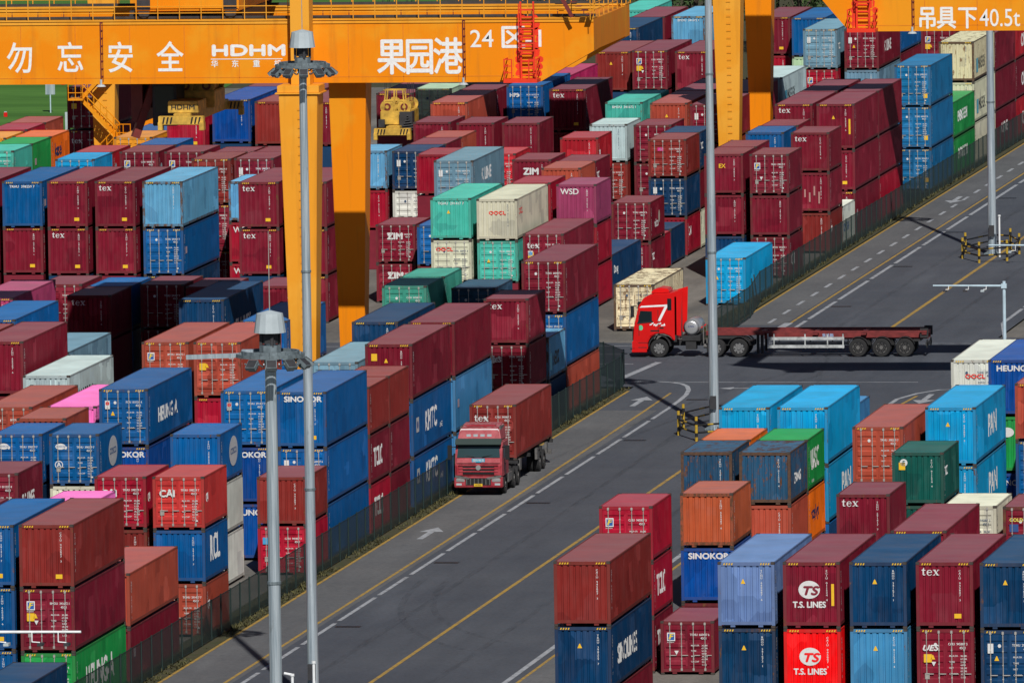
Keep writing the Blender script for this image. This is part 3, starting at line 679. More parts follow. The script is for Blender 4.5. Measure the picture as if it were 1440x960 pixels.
 (-5.88, 143.01, 5.43, 20, 2.56, 'T2', 'P', '', 0, 'sea green container, top, third stack from road, eighteenth row, front left yard'),
 (-0.01, 148.27, 5.45, 40, 2.934, 'M', 'D', '', 0, 'maroon container with lock rods, top, first stack from road, nineteenth row, front left yard'),
 (-0.01, 148.27, 2.51, 40, 2.934, 'U', 'D', '', 0, 'blue container with lock rods, second down, first stack from road, nineteenth row, front left yard'),
 (-0.01, 148.27, -0.1, 40, 2.612, 'O', 'P', '', 0, 'rust orange container, third down, first stack from road, nineteenth row, front left yard'),
 (-2.94, 202.12, -0.1, 40, 2.778, 'I2', 'D', '', 0, 'rust stained cream container, lone, first stack from road, first row, yard beyond crossing'),
 (-0.0, 220.28, -0.1, 40, 2.888, 'A', 'D', 'tri', 0, 'sky blue container with yellow triangle, lone, first stack from road, fourth row, yard beyond crossing'),
 (-8.82, 205.42, 2.87, 40, 2.56, 'M', 'D', 'tex,blu,y', 0, 'maroon container with short white word, top, first stack from road, second row, yard beyond crossing'),
 (-11.77, 206.68, 4.91, 40, 2.507, 'I', 'P', 'oocl,s:oc', 0, 'cream container with large lettering, top, second stack from road, second row, yard beyond crossing'),
 (-11.77, 206.68, 2.41, 40, 2.507, 'T', 'D', 'tri', 0, 'turquoise container with yellow triangle, second down, second stack from road, second row, yard beyond crossing'),
 (-14.69, 207.53, 4.91, 40, 2.503, 'T', 'P', 'topid,tri', 0, 'turquoise container with yellow triangle, top, third stack from road, second row, yard beyond crossing'),
 (-14.69, 207.53, 2.4, 40, 2.503, 'I', 'D', 'oocl', 0, 'cream container with large lettering, second down, third stack from road, second row, yard beyond crossing'),
 (-14.69, 207.53, -0.1, 40, 2.503, 'I', 'D', 'oocl', 0, 'cream container with large lettering, third down, third stack from road, second row, yard beyond crossing'),
 (-20.58, 222.83, 2.29, 20, 2.385, 'M', 'D', 'zim', 0, 'maroon container with large lettering, top, second stack from road, fifth row, yard beyond crossing'),
 (-20.58, 222.83, -0.1, 20, 2.385, 'M', 'D', 'zim', 0, 'maroon container with large lettering, second down, second stack from road, fifth row, yard beyond crossing'),
 (-17.63, 220.33, 2.33, 20, 2.485, 'U', 'D', '', 0, 'blue container with lock rods, top, fourth stack from road, fourth row, yard beyond crossing'),
 (-8.82, 218.79, 4.88, 20, 2.49, 'V', 'P', 'wsd', 0, 'mauve container with large lettering, top, second stack from road, fourth row, yard beyond crossing'),
 (-8.82, 218.79, 2.39, 20, 2.49, 'C', 'P', '', 0, 'crimson container, second down, second stack from road, fourth row, yard beyond crossing'),
 (-8.82, 218.79, -0.1, 20, 2.49, 'C', 'P', '', 0, 'crimson container, third down, second stack from road, fourth row, yard beyond crossing'),
 (-11.75, 219.72, 4.91, 20, 2.503, 'C', 'P', '', 0, 'crimson container, top, third stack from road, fourth row, yard beyond crossing'),
 (-8.82, 224.89, -0.1, 40, 2.724, 'N', 'P', 's:Dong', 0, 'navy container with large lettering, lone, first stack from road, fifth row, yard beyond crossing'),
 (-8.22, 237.17, 2.39, 20, 2.49, 'M', 'D', 's:hands', 0, 'maroon container with large lettering, top, first stack from road, eighth row, yard beyond crossing'),
 (-8.22, 237.17, -0.1, 20, 2.49, 'M', 'P', 's:text', 0, 'maroon container with large lettering, second down, first stack from road, eighth row, yard beyond crossing'),
 (-8.73, 243.27, -0.1, 20, 2.3, 'C', 'P', 's:INDUS', 0, 'crimson container with large lettering, lone, third stack from road, ninth row, yard beyond crossing'),
 (-8.82, 250.22, -0.1, 20, 2.314, 'N', 'P', '', 0, 'navy container, lone, first stack from road, twelfth row, yard beyond crossing'),
 (-8.82, 257.32, 4.87, 20, 2.483, 'B', 'D', 'mag', 0, 'brick red container with lock rods, top, third stack from road, thirteenth row, yard beyond crossing'),
 (-8.82, 257.32, 2.38, 20, 2.483, 'N', 'D', 'wl', 0, 'navy container with lock rods, second down, third stack from road, thirteenth row, yard beyond crossing'),
 (-8.82, 257.32, -0.1, 20, 2.483, 'C', 'P', 's:CAI', 0, 'crimson container with large lettering, third down, third stack from road, thirteenth row, yard beyond crossing'),
 (-8.82, 263.5, 4.87, 20, 2.483, 'N', 'P', 's:text', 0, 'navy container with large lettering, top, first stack from road, fourteenth row, yard beyond crossing'),
 (-8.82, 263.5, 2.38, 20, 2.483, 'M', 'P', '', 0, 'maroon container, second down, first stack from road, fourteenth row, yard beyond crossing'),
 (-8.82, 263.5, -0.1, 20, 2.483, 'I', 'P', '', 0, 'cream container, third down, first stack from road, fourteenth row, yard beyond crossing'),
 (-11.76, 271.2, 4.81, 20, 2.485, 'M', 'D', '', 0, 'maroon container with lock rods, top, third stack from road, sixteenth row, yard beyond crossing'),
 (-11.76, 271.2, 2.32, 20, 2.485, 'M', 'D', '', 0, 'maroon container with lock rods, second down, third stack from road, sixteenth row, yard beyond crossing'),
 (-14.69, 271.63, 4.84, 20, 2.485, 'G2', 'P', '', 0, 'pale grey container, top, fourth stack from road, sixteenth row, yard beyond crossing'),
 (-14.69, 271.63, 2.35, 20, 2.485, 'B', 'D', '', 0, 'brick red container, second down, fourth stack from road, sixteenth row, yard beyond crossing'),
 (-14.69, 258.98, 4.87, 20, 2.485, 'R2', 'P', 's:cai', 0, 'red container with large lettering, top, fourth stack from road, thirteenth row, yard beyond crossing'),
 (-14.7, 239.25, 4.91, 20, 2.503, 'M', 'P', 'zim', 0, 'maroon container with large lettering, top, third stack from road, eighth row, yard beyond crossing'),
 (-11.76, 238.3, 4.87, 20, 2.487, 'M', 'P', 's:text', 0, 'maroon container with large lettering, top, second stack from road, eighth row, yard beyond crossing'),
 (-11.76, 232.08, 4.9, 20, 2.5, 'O', 'P', '', 0, 'rust orange container, top, first stack from road, seventh row, yard beyond crossing'),
 (-2.94, 241.02, 5.02, 20, 2.56, 'M', 'P', 'ye', 0, 'maroon container, top, second stack from road, ninth row, yard beyond crossing'),
 (-2.94, 241.02, 2.46, 20, 2.56, 'M', 'P', '', 0, 'maroon container, second down, second stack from road, ninth row, yard beyond crossing'),
 (-2.94, 241.02, -0.1, 20, 2.56, 'N', 'P', '', 0, 'navy container, third down, second stack from road, ninth row, yard beyond crossing'),
 (-2.94, 247.2, 5.02, 20, 2.56, 'M', 'P', '', 0, 'maroon container, top, first stack from road, eleventh row, yard beyond crossing'),
 (-2.94, 247.2, 2.46, 20, 2.56, 'M', 'P', '', 0, 'maroon container, second down, first stack from road, eleventh row, yard beyond crossing'),
 (-0.01, 240.39, 5.03, 20, 2.563, 'M', 'D', 'fl,wt', 0, 'maroon container with square logo sticker, top, first stack from road, ninth row, yard beyond crossing'),
 (-0.01, 240.39, 2.46, 20, 2.563, 'M', 'P', '', 0, 'maroon container, second down, first stack from road, ninth row, yard beyond crossing'),
 (-0.01, 240.39, -0.1, 20, 2.563, 'M', 'D', 's:CLI', 0, 'maroon container with large lettering, third down, first stack from road, ninth row, yard beyond crossing'),
 (-2.95, 260.0, 5.01, 20, 2.557, 'U', 'P', '', 0, 'blue container, top, second stack from road, thirteenth row, yard beyond crossing'),
 (-2.95, 260.0, 2.46, 20, 2.557, 'M', 'P', '', 0, 'maroon container, second down, second stack from road, thirteenth row, yard beyond crossing'),
 (-2.95, 266.93, 4.98, 20, 2.54, 'M', 'P', '', 0, 'maroon container, top, second stack from road, fifteenth row, yard beyond crossing'),
 (-0.01, 259.64, 5.01, 20, 2.557, 'M', 'P', 'tex', 0, 'maroon container with short white word, top, first stack from road, thirteenth row, yard beyond crossing'),
 (-0.01, 259.64, 2.46, 20, 2.557, 'M', 'P', 'wx', 0, 'maroon container, second down, first stack from road, thirteenth row, yard beyond crossing'),
 (-0.01, 259.64, -0.1, 20, 2.557, 'B', 'P', 's:cai', 0, 'brick red container, third down, first stack from road, thirteenth row, yard beyond crossing'),
 (-0.01, 265.82, -0.1, 20, 2.51, 'W', 'P', 's:CMA', 0, 'white container with large lettering, lone, first stack from road, fifteenth row, yard beyond crossing'),
 (-0.0, 272.07, 5.54, 40, 2.983, 'M', 'P', 'tri,yv', 0, 'maroon container with yellow triangle, top, first stack from road, sixteenth row, yard beyond crossing'),
 (-0.0, 272.07, 2.88, 40, 2.655, 'M', 'P', 'y', 0, 'maroon container with yellow plate, second down, first stack from road, sixteenth row, yard beyond crossing'),
 (-0.0, 272.07, -0.1, 40, 2.983, 'M', 'P', 'q:', 0, 'maroon container, third down, first stack from road, sixteenth row, yard beyond crossing'),
 (-0.0, 284.38, 5.54, 40, 2.983, 'M', 'P', '', 0, 'maroon container, top, first stack from road, nineteenth row, yard beyond crossing'),
 (-0.0, 284.38, 2.88, 40, 2.655, 'M', 'P', '', 0, 'maroon container, second down, first stack from road, nineteenth row, yard beyond crossing'),
 (-0.0, 284.38, -0.1, 40, 2.983, 'C', 'P', '', 0, 'crimson container, third down, first stack from road, nineteenth row, yard beyond crossing'),
 (-2.95, 273.9, 5.53, 40, 2.876, 'M', 'P', 'tex', 0, 'maroon container with short white word, top, second stack from road, sixteenth row, yard beyond crossing'),
 (-2.95, 286.21, 5.53, 40, 2.876, 'M', 'P', '', 0, 'maroon container, top, second stack from road, nineteenth row, yard beyond crossing'),
 (-0.0, 312.1, 5.55, 40, 2.827, 'U2', 'D', 'yr', 0, 'teal blue container with lock rods, top, first stack from road, twenty-fourth row, yard beyond crossing'),
 (-0.0, 312.1, 2.73, 40, 2.827, 'U2', 'D', 'yr', 0, 'teal blue container, second down, first stack from road, twenty-fourth row, yard beyond crossing'),
 (-0.0, 312.1, -0.1, 40, 2.827, 'U2', 'D', 'yr', 0, 'teal blue container, third down, first stack from road, twenty-fourth row, yard beyond crossing'),
 (-0.0, 324.41, 2.46, 40, 2.56, 'E', 'P', 's:EVERGREEN', 0, 'green container with large lettering, top, first stack from road, twenty-fifth row, yard beyond crossing'),
 (-0.0, 324.41, -0.1, 40, 2.56, 'E', 'P', 's:EVERGREEN', 0, 'green container with large lettering, second down, first stack from road, twenty-fifth row, yard beyond crossing'),
 (-0.01, 336.63, 5.56, 40, 2.83, 'I2', 'P', 's:MAERSK', 0, 'rust stained cream container, top, first stack from road, twenty-seventh row, yard beyond crossing'),
 (-0.01, 336.63, 2.73, 40, 2.83, 'I', 'P', 's:MAERSK', 0, 'cream container with large lettering, second down, first stack from road, twenty-seventh row, yard beyond crossing'),
 (-0.01, 336.63, -0.1, 40, 2.83, 'I', 'P', '', 0, 'cream container, third down, first stack from road, twenty-seventh row, yard beyond crossing'),
 (-0.01, 348.94, 5.43, 40, 2.767, 'M', 'P', '', 0, 'maroon container, top, first stack from road, twenty-eighth row, yard beyond crossing'),
 (-0.01, 348.94, 2.67, 40, 2.767, 'M', 'P', '', 0, 'maroon container, second down, first stack from road, twenty-eighth row, yard beyond crossing'),
 (-0.01, 348.94, -0.1, 40, 2.767, 'M', 'P', 's:K LINE', 0, 'maroon container with large lettering, third down, first stack from road, twenty-eighth row, yard beyond crossing'),
 (-0.01, 361.25, 5.43, 40, 2.767, 'R2', 'P', 's:ONE', 0, 'red container with large lettering, top, first stack from road, thirty-first row, yard beyond crossing'),
 (-0.01, 361.25, 2.67, 40, 2.767, 'M', 'P', 's:ONE', 0, 'maroon container with large lettering, second down, first stack from road, thirty-first row, yard beyond crossing'),
 (-0.01, 361.25, -0.1, 40, 2.767, 'R2', 'P', 's:ONE', 0, 'red container with large lettering, third down, first stack from road, thirty-first row, yard beyond crossing'),
 (-8.82, 302.97, 5.65, 40, 2.56, 'G2', 'P', 's:MAERSK', 0, 'pale grey container with large lettering, top, first stack from road, twenty-second row, yard beyond crossing'),
 (-17.63, 372.64, 5.18, 40, 2.792, 'M', 'P', 'y', 0, 'maroon container with yellow plate, top, second stack from road, thirty-third row, yard beyond crossing'),
 (-17.63, 372.64, 2.69, 40, 2.485, 'C', 'P', '', 0, 'crimson container, second down, second stack from road, thirty-third row, yard beyond crossing'),
 (-14.69, 369.67, 5.26, 40, 2.837, 'U', 'P', '', 0, 'blue container, top, first stack from road, thirty-third row, yard beyond crossing'),
 (-14.69, 369.67, 2.74, 40, 2.525, 'J', 'P', '', 0, 'pale green container, second down, first stack from road, thirty-third row, yard beyond crossing'),
 (-11.77, 353.89, 5.38, 40, 2.876, 'G', 'D', 'wl,s:text', 0, 'grey blue container with large lettering, top, second stack from road, twenty-ninth row, yard beyond crossing'),
 (-11.77, 353.89, 2.82, 40, 2.56, 'C', 'D', 'fl', 0, 'crimson container, second down, second stack from road, twenty-ninth row, yard beyond crossing'),
 (-8.81, 353.68, 5.35, 40, 2.876, 'M', 'D', 'wl,tri,s:K LINE', 0, 'maroon container with large lettering, top, first stack from road, twenty-ninth row, yard beyond crossing'),
 (-8.81, 353.68, 2.79, 40, 2.56, 'G', 'P', '', 0, 'grey blue container, second down, first stack from road, twenty-ninth row, yard beyond crossing'),
 (-8.81, 365.99, 5.67, 40, 2.56, 'U', 'P', '', 0, 'blue container, top, first stack from road, thirty-second row, yard beyond crossing'),
 (-8.81, 365.99, 3.11, 40, 2.56, 'M', 'P', '', 0, 'maroon container, second down, first stack from road, thirty-second row, yard beyond crossing'),
 (-2.94, 350.33, 5.59, 40, 2.843, 'M', 'D', 'fl,y,tri', 0, 'maroon container with square logo sticker, top, second stack from road, twenty-eighth row, yard beyond crossing'),
 (-23.52, 208.26, 5.55, 40, 2.823, 'M', 'P', '', 0, 'maroon container, top, fourth stack from road, second row, yard beyond crossing'),
 (-23.52, 208.26, 2.72, 40, 2.823, 'M', 'P', '', 0, 'maroon container, second down, fourth stack from road, second row, yard beyond crossing'),
 (-23.52, 208.26, -0.1, 40, 2.823, 'M', 'P', '', 0, 'maroon container, third down, fourth stack from road, second row, yard beyond crossing'),
 (-26.47, 208.57, 5.54, 40, 2.82, 'M', 'P', 'tex,y', 0, 'maroon container with short white word, top, first stack from road, third row, yard beyond crossing'),
 (-26.47, 208.57, 2.72, 40, 2.82, 'M', 'P', 'tex,y', 0, 'maroon container, second down, first stack from road, third row, yard beyond crossing'),
 (-29.41, 221.65, 4.93, 20, 2.513, 'L', 'P', '', 0, 'pale blue container, top, fifth stack from road, fourth row, yard beyond crossing'),
 (-29.41, 221.65, 2.41, 20, 2.513, 'C', 'P', 'wsd', 0, 'crimson container with large lettering, second down, fifth stack from road, fourth row, yard beyond crossing'),
 (-29.41, 221.65, -0.1, 20, 2.513, 'C', 'P', 'wsd', 0, 'crimson container with large lettering, third down, fifth stack from road, fourth row, yard beyond crossing'),
 (-32.35, 208.85, 5.56, 40, 2.83, 'L', 'P', 'old', 0, 'pale blue container, top, second stack from road, third row, yard beyond crossing'),
 (-32.35, 208.85, 2.73, 40, 2.83, 'U', 'D', 'q:', 0, 'blue container with lock rods, second down, second stack from road, third row, yard beyond crossing'),
 (-32.35, 208.85, -0.1, 40, 2.83, 'N', 'P', '', 0, 'navy container, third down, second stack from road, third row, yard beyond crossing'),
 (-35.27, 208.98, 5.57, 40, 2.837, 'M', 'P', 'tex,y', 0, 'maroon container with short white word, top, third stack from road, third row, yard beyond crossing'),
 (-35.27, 208.98, 2.74, 40, 2.837, 'M', 'P', 'y', 0, 'maroon container with yellow plate, second down, third stack from road, third row, yard beyond crossing'),
 (-38.21, 209.15, 5.57, 40, 2.837, 'M', 'P', 'y', 0, 'maroon container with yellow plate, top, fourth stack from road, third row, yard beyond crossing'),
 (-38.21, 209.15, 2.74, 40, 2.837, 'M', 'P', 'tex,y', 0, 'maroon container, second down, fourth stack from road, third row, yard beyond crossing'),
 (-41.17, 210.22, 5.52, 40, 2.81, 'U', 'P', 'topid,q:', 0, 'blue container, top, fifth stack from road, third row, yard beyond crossing'),
 (-41.17, 210.22, 2.71, 40, 2.81, 'M', 'P', 'y', 0, 'maroon container with yellow plate, second down, fifth stack from road, third row, yard beyond crossing'),
 (-30.11, 227.67, 5.84, 20, 2.56, 'M', 'D', 'wl,blu', 0, 'maroon container with lock rods, top, second stack from road, sixth row, yard beyond crossing'),
 (-30.11, 227.67, 3.28, 20, 2.56, 'M', 'D', '', 0, 'maroon container with lock rods, second down, second stack from road, sixth row, yard beyond crossing'),
 (-30.11, 233.85, 5.74, 20, 2.56, 'M', 'P', '', 0, 'maroon container, top, second stack from road, seventh row, yard beyond crossing'),
 (-32.67, 227.13, 5.58, 20, 2.84, 'B', 'D', '', 0, 'brick red container with lock rods, top, third stack from road, sixth row, yard beyond crossing'),
 (-32.67, 227.13, 2.74, 20, 2.84, 'M', 'D', 'y', 0, 'maroon container with yellow plate, second down, third stack from road, sixth row, yard beyond crossing'),
 (-32.67, 227.13, -0.1, 20, 2.84, 'M', 'D', 'y', 0, 'maroon container with yellow plate, third down, third stack from road, sixth row, yard beyond crossing'),
 (-32.67, 233.31, 5.74, 20, 2.56, 'M', 'P', '', 0, 'maroon container, top, third stack from road, seventh row, yard beyond crossing'),
 (-35.28, 232.23, 5.94, 20, 2.56, 'M', 'D', 'fl', 0, 'maroon container with square logo sticker, top, fourth stack from road, seventh row, yard beyond crossing'),
 (-38.23, 232.97, 5.9, 20, 2.56, 'M', 'D', 'fl,s:logo', 0, 'maroon container with square logo sticker, top, fifth stack from road, seventh row, yard beyond crossing'),
 (-38.23, 239.15, 5.9, 20, 2.56, 'U', 'P', '', 0, 'blue container, top, fifth stack from road, eighth row, yard beyond crossing'),
 (-41.17, 227.23, 5.87, 20, 2.56, 'A', 'D', '', 0, 'sky blue container with lock rods, top, fourth stack from road, sixth row, yard beyond crossing'),
 (-41.17, 233.41, 5.87, 20, 2.56, 'R2', 'P', 's:logo', 0, 'red container with large lettering, top, sixth stack from road, seventh row, yard beyond crossing'),
 (-47.04, 231.53, 6.1, 20, 2.56, 'T', 'D', '', 0, 'turquoise container with lock rods, top, seventh stack from road, seventh row, yard beyond crossing'),
 (-47.04, 231.53, 3.54, 20, 2.56, 'T', 'D', '', 0, 'turquoise container with lock rods, second down, seventh stack from road, seventh row, yard beyond crossing'),
 (-47.04, 237.71, 6.1, 20, 2.56, 'E', 'P', 'q:', 0, 'green container, top, sixth stack from road, eighth row, yard beyond crossing'),
 (-47.04, 243.89, 6.1, 20, 2.56, 'X', 'P', 's:kasei', 0, 'orange container with large lettering, top, fourth stack from road, tenth row, yard beyond crossing'),
 (-44.09, 209.85, 5.54, 40, 2.82, 'M', 'P', '', 0, 'maroon container, top, sixth stack from road, third row, yard beyond crossing'),
 (-44.09, 209.85, 2.72, 40, 2.82, 'M', 'P', '', 0, 'maroon container, second down, sixth stack from road, third row, yard beyond crossing'),
 (-52.91, 245.48, 5.19, 20, 2.491, 'M', 'D', '', 0, 'maroon container with lock rods, top, sixth stack from road, tenth row, yard beyond crossing'),
 (-49.99, 244.1, 6.01, 20, 2.56, 'Q', 'P', '', 0, 'amber container, top, fifth stack from road, tenth row, yard beyond crossing'),
 (-49.99, 251.12, 6.05, 20, 2.56, 'C', 'P', '', 0, 'crimson container, top, fourth stack from road, twelfth row, yard beyond crossing'),
 (-49.99, 257.3, 6.05, 20, 2.56, 'O', 'P', 'q:', 0, 'rust orange container, top, seventh stack from road, thirteenth row, yard beyond crossing'),
 (-41.17, 246.82, 5.83, 20, 2.56, 'Q', 'D', '', 0, 'amber container with lock rods, top, third stack from road, tenth row, yard beyond crossing'),
 (-41.17, 253.0, 5.83, 20, 2.56, 'U', 'P', '', 0, 'blue container, top, third stack from road, twelfth row, yard beyond crossing'),
 (-52.92, 292.73, 5.63, 40, 2.863, 'M', 'D', 'tex,y', 0, 'maroon container with short white word, top, sixth stack from road, twenty-first row, yard beyond crossing'),
 (-52.92, 292.73, 2.76, 40, 2.863, 'M', 'D', 'tex', 0, 'maroon container, second down, sixth stack from road, twenty-first row, yard beyond crossing'),
 (-35.27, 249.03, 7.79, 40, 2.792, 'Y', 'P', '', 0, 'royal blue container, top, fifth stack from road, eleventh row, yard beyond crossing'),
 (-35.27, 261.34, 7.79, 40, 2.792, 'M', 'P', '', 0, 'maroon container, top, second stack from road, fourteenth row, yard beyond crossing'),
 (-32.34, 247.86, 7.72, 40, 2.792, 'B', 'P', 'y', 0, 'brick red container with yellow plate, top, fourth stack from road, eleventh row, yard beyond crossing'),
 (-32.34, 260.17, 7.72, 40, 2.792, 'M', 'P', '', 0, 'maroon container, top, sixth stack from road, thirteenth row, yard beyond crossing'),
 (-29.39, 246.25, 7.77, 40, 2.792, 'M', 'P', '', 0, 'maroon container, top, second stack from road, tenth row, yard beyond crossing'),
 (-38.22, 249.26, 7.28, 20, 2.485, 'C', 'P', 'y', 0, 'crimson container with yellow plate, top, sixth stack from road, eleventh row, yard beyond crossing'),
 (-32.35, 294.17, 5.1, 40, 2.792, 'M', 'P', 'tri', 0, 'maroon container with yellow triangle, top, fifth stack from road, twenty-first row, yard beyond crossing'),
 (-29.41, 292.3, 5.51, 40, 2.807, 'J', 'D', '', 0, 'pale green container with lock rods, top, fourth stack from road, twenty-first row, yard beyond crossing'),
 (-26.46, 280.29, 5.42, 40, 2.792, 'O', 'P', '', 0, 'rust orange container, top, first stack from road, eighteenth row, yard beyond crossing'),
 (-26.46, 292.6, 5.42, 40, 2.792, 'M', 'P', '', 0, 'maroon container, top, third stack from road, twenty-first row, yard beyond crossing'),
 (-26.46, 273.3, 4.9, 20, 2.5, 'M', 'P', '', 0, 'maroon container, top, seventh stack from road, sixteenth row, yard beyond crossing'),
 (-23.51, 272.57, 4.89, 20, 2.497, 'M', 'P', '', 0, 'maroon container, top, sixth stack from road, sixteenth row, yard beyond crossing'),
 (-20.57, 272.79, 4.87, 20, 2.487, 'M', 'P', '', 0, 'maroon container, top, fifth stack from road, sixteenth row, yard beyond crossing'),
 (-23.52, 247.02, 4.91, 20, 2.507, 'N', 'D', 'wl', 0, 'navy container with lock rods, top, second stack from road, eleventh row, yard beyond crossing'),
 (-23.52, 247.02, 2.41, 20, 2.507, 'W', 'D', '', 0, 'white container with lock rods, second down, second stack from road, eleventh row, yard beyond crossing'),
 (-23.52, 253.2, 4.91, 20, 2.507, 'M', 'P', '', 0, 'maroon container, top, second stack from road, twelfth row, yard beyond crossing'),
 (-23.52, 259.38, 4.91, 20, 2.507, 'O', 'P', '', 0, 'rust orange container, top, fifth stack from road, thirteenth row, yard beyond crossing'),
 (-26.45, 248.05, 4.88, 20, 2.49, 'L', 'P', '', 0, 'pale blue container, top, third stack from road, eleventh row, yard beyond crossing'),
 (-26.45, 248.05, 2.39, 20, 2.49, 'C', 'P', '', 0, 'crimson container, second down, third stack from road, eleventh row, yard beyond crossing'),
 (-17.64, 227.16, 5.68, 40, 2.56, 'G', 'D', 'wl,s:K LINE', 0, 'grey blue container with large lettering, top, first stack from road, sixth row, yard beyond crossing'),
 (-17.64, 243.91, 4.93, 20, 2.517, 'R2', 'D', '', 0, 'red container with lock rods, top, first stack from road, tenth row, yard beyond crossing'),
 (-20.58, 238.52, 5.25, 20, 2.56, 'C', 'P', '', 0, 'crimson container, top, fourth stack from road, eighth row, yard beyond crossing'),
 (-23.52, 293.63, 5.85, 40, 2.56, 'U', 'D', 'hps', 0, 'blue container with large lettering, top, second stack from road, twenty-first row, yard beyond crossing'),
 (-23.53, 306.08, 5.68, 40, 2.56, 'K2', 'P', '', 0, 'magenta container, top, first stack from road, twenty-third row, yard beyond crossing'),
 (-20.58, 293.05, 5.31, 40, 2.862, 'M', 'P', 'tex,y', 0, 'maroon container with short white word, top, first stack from road, twenty-first row, yard beyond crossing'),
 (-20.58, 293.05, 2.76, 40, 2.547, 'M', 'P', '', 0, 'maroon container, second down, first stack from road, twenty-first row, yard beyond crossing'),
 (-23.51, 333.37, 5.26, 40, 2.792, 'B', 'P', 'tri', 0, 'brick red container with yellow triangle, top, third stack from road, twenty-sixth row, yard beyond crossing'),
 (-20.57, 330.85, 5.48, 40, 2.792, 'M', 'D', 'fl,y,tri,wt', 0, 'maroon container with square logo sticker, top, second stack from road, twenty-sixth row, yard beyond crossing'),
 (-17.64, 331.21, 5.39, 40, 2.792, 'M', 'P', 'tex', 0, 'maroon container with short white word, top, first stack from road, twenty-sixth row, yard beyond crossing'),
 (-26.47, 370.65, 5.31, 40, 2.862, 'M', 'P', '', 0, 'maroon container, top, fourth stack from road, thirty-third row, yard beyond crossing'),
 (-26.47, 370.65, 2.76, 40, 2.547, 'M', 'P', '', 0, 'maroon container, second down, fourth stack from road, thirty-third row, yard beyond crossing'),
 (-26.46, 357.48, 5.42, 40, 2.792, 'N', 'P', '', 0, 'navy container, top, first stack from road, thirtieth row, yard beyond crossing'),
 (-29.41, 382.74, 5.44, 40, 2.485, 'T', 'P', '', 0, 'turquoise container, top, first stack from road, thirty-fourth row, yard beyond crossing'),
 (-23.51, 370.44, 5.42, 40, 2.792, 'L', 'P', 'topid', 0, 'pale blue container, top, third stack from road, thirty-third row, yard beyond crossing'),
 (-14.7, 278.66, 5.7, 40, 2.56, 'T', 'P', 'topid', 0, 'turquoise container, top, third stack from road, seventeenth row, yard beyond crossing'),
 (-11.76, 278.63, 5.64, 40, 2.556, 'O', 'P', 'tri', 0, 'rust orange container with yellow triangle, top, second stack from road, seventeenth row, yard beyond crossing'),
 (-11.76, 290.94, 5.64, 40, 2.556, 'M', 'P', '', 0, 'maroon container, top, second stack from road, twentieth row, yard beyond crossing'),
 (-8.82, 276.34, 5.69, 40, 2.56, 'M', 'D', 'wl', 0, 'maroon container with lock rods, top, first stack from road, seventeenth row, yard beyond crossing'),
 (-8.82, 288.65, 5.69, 40, 2.56, 'M', 'P', '', 0, 'maroon container, top, first stack from road, twentieth row, yard beyond crossing'),
 (33.22, -11.8, 5.55, 40, 2.823, 'Z', 'P', 'tri', 1, 'slate blue container with yellow triangle, top, first stack from road, first row, right yard'),
 (33.22, -11.8, 2.72, 40, 2.823, 'N', 'P', 'tri', 1, 'navy container with yellow triangle, second down, first stack from road, first row, right yard'),
 (36.09, -12.37, 5.59, 40, 2.843, 'M', 'P', 'ts,yv', 1, 'maroon container with round white emblem, top, second stack from road, first row, right yard'),
 (36.09, -12.37, 2.74, 40, 2.843, 'R', 'P', 'ts', 1, 'bright red container, second down, second stack from road, first row, right yard'),
 (38.92, -12.27, 5.58, 40, 2.84, 'N', 'P', 'tri', 1, 'navy container with yellow triangle, top, third stack from road, first row, right yard'),
 (38.92, -12.27, 2.74, 40, 2.84, 'L2', 'P', 'tri', 1, 'mid blue container with yellow triangle, second down, third stack from road, first row, right yard'),
 (41.76, -12.27, 5.58, 40, 2.84, 'M', 'P', 'tex,y', 1, 'maroon container with short white word, top, fourth stack from road, first row, right yard'),
 (41.76, -12.27, 2.74, 40, 2.84, 'M', 'D', 'ues,y,tri,wt', 1, 'maroon container with yellow plate, second down, fourth stack from road, first row, right yard'),
 (44.58, -13.04, 5.61, 40, 2.857, 'N', 'P', 'tri', 1, 'navy container with yellow triangle, top, fifth stack from road, first row, right yard'),
 (44.58, -13.04, 2.76, 40, 2.857, 'N', 'D', 'wl,tri', 1, 'navy container with yellow triangle, second down, fifth stack from road, first row, right yard'),
 (47.44, -13.61, 5.65, 40, 2.876, 'M', 'P', 'tex', 1, 'maroon container with short white word, top, sixth stack from road, first row, right yard'),
 (47.44, -13.61, 2.78, 40, 2.876, 'U', 'P', '', 1, 'blue container, second down, sixth stack from road, first row, right yard'),
 (50.22, -13.71, 5.66, 40, 2.876, 'U', 'P', '', 1, 'blue container, top, seventh stack from road, first row, right yard'),
 (50.22, -13.71, 2.79, 40, 2.876, 'M', 'D', '', 1, 'maroon container with lock rods, second down, seventh stack from road, first row, right yard'),
 (44.54, 13.91, 5.62, 20, 2.56, 'B', 'P', '', 1, 'brick red container, top, first stack from road, fourth row, right yard'),
 (39.03, 55.0, 4.2, 20, 2.485, 'M', 'P', '', 1, 'maroon container, top, fourth stack from road, eighth row, right yard'),
 (38.92, 66.08, 6.09, 40, 2.876, 'M', 'P', '', 1, 'maroon container, top, first stack from road, tenth row, right yard'),
 (38.92, 66.08, 3.22, 40, 2.876, 'M', 'D', '', 1, 'maroon container with lock rods, second down, first stack from road, tenth row, right yard'),
 (36.37, 94.48, 4.82, 40, 2.792, 'M', 'P', '', 1, 'maroon container, top, second stack from road, fourteenth row, right yard'),
 (36.37, 94.48, 2.03, 40, 2.792, 'M', 'P', '', 1, 'maroon container, second down, second stack from road, fourteenth row, right yard'),
 (38.93, 1.7, 5.53, 40, 2.813, 'M', 'P', '', 1, 'maroon container, top, first stack from road, third row, right yard'),
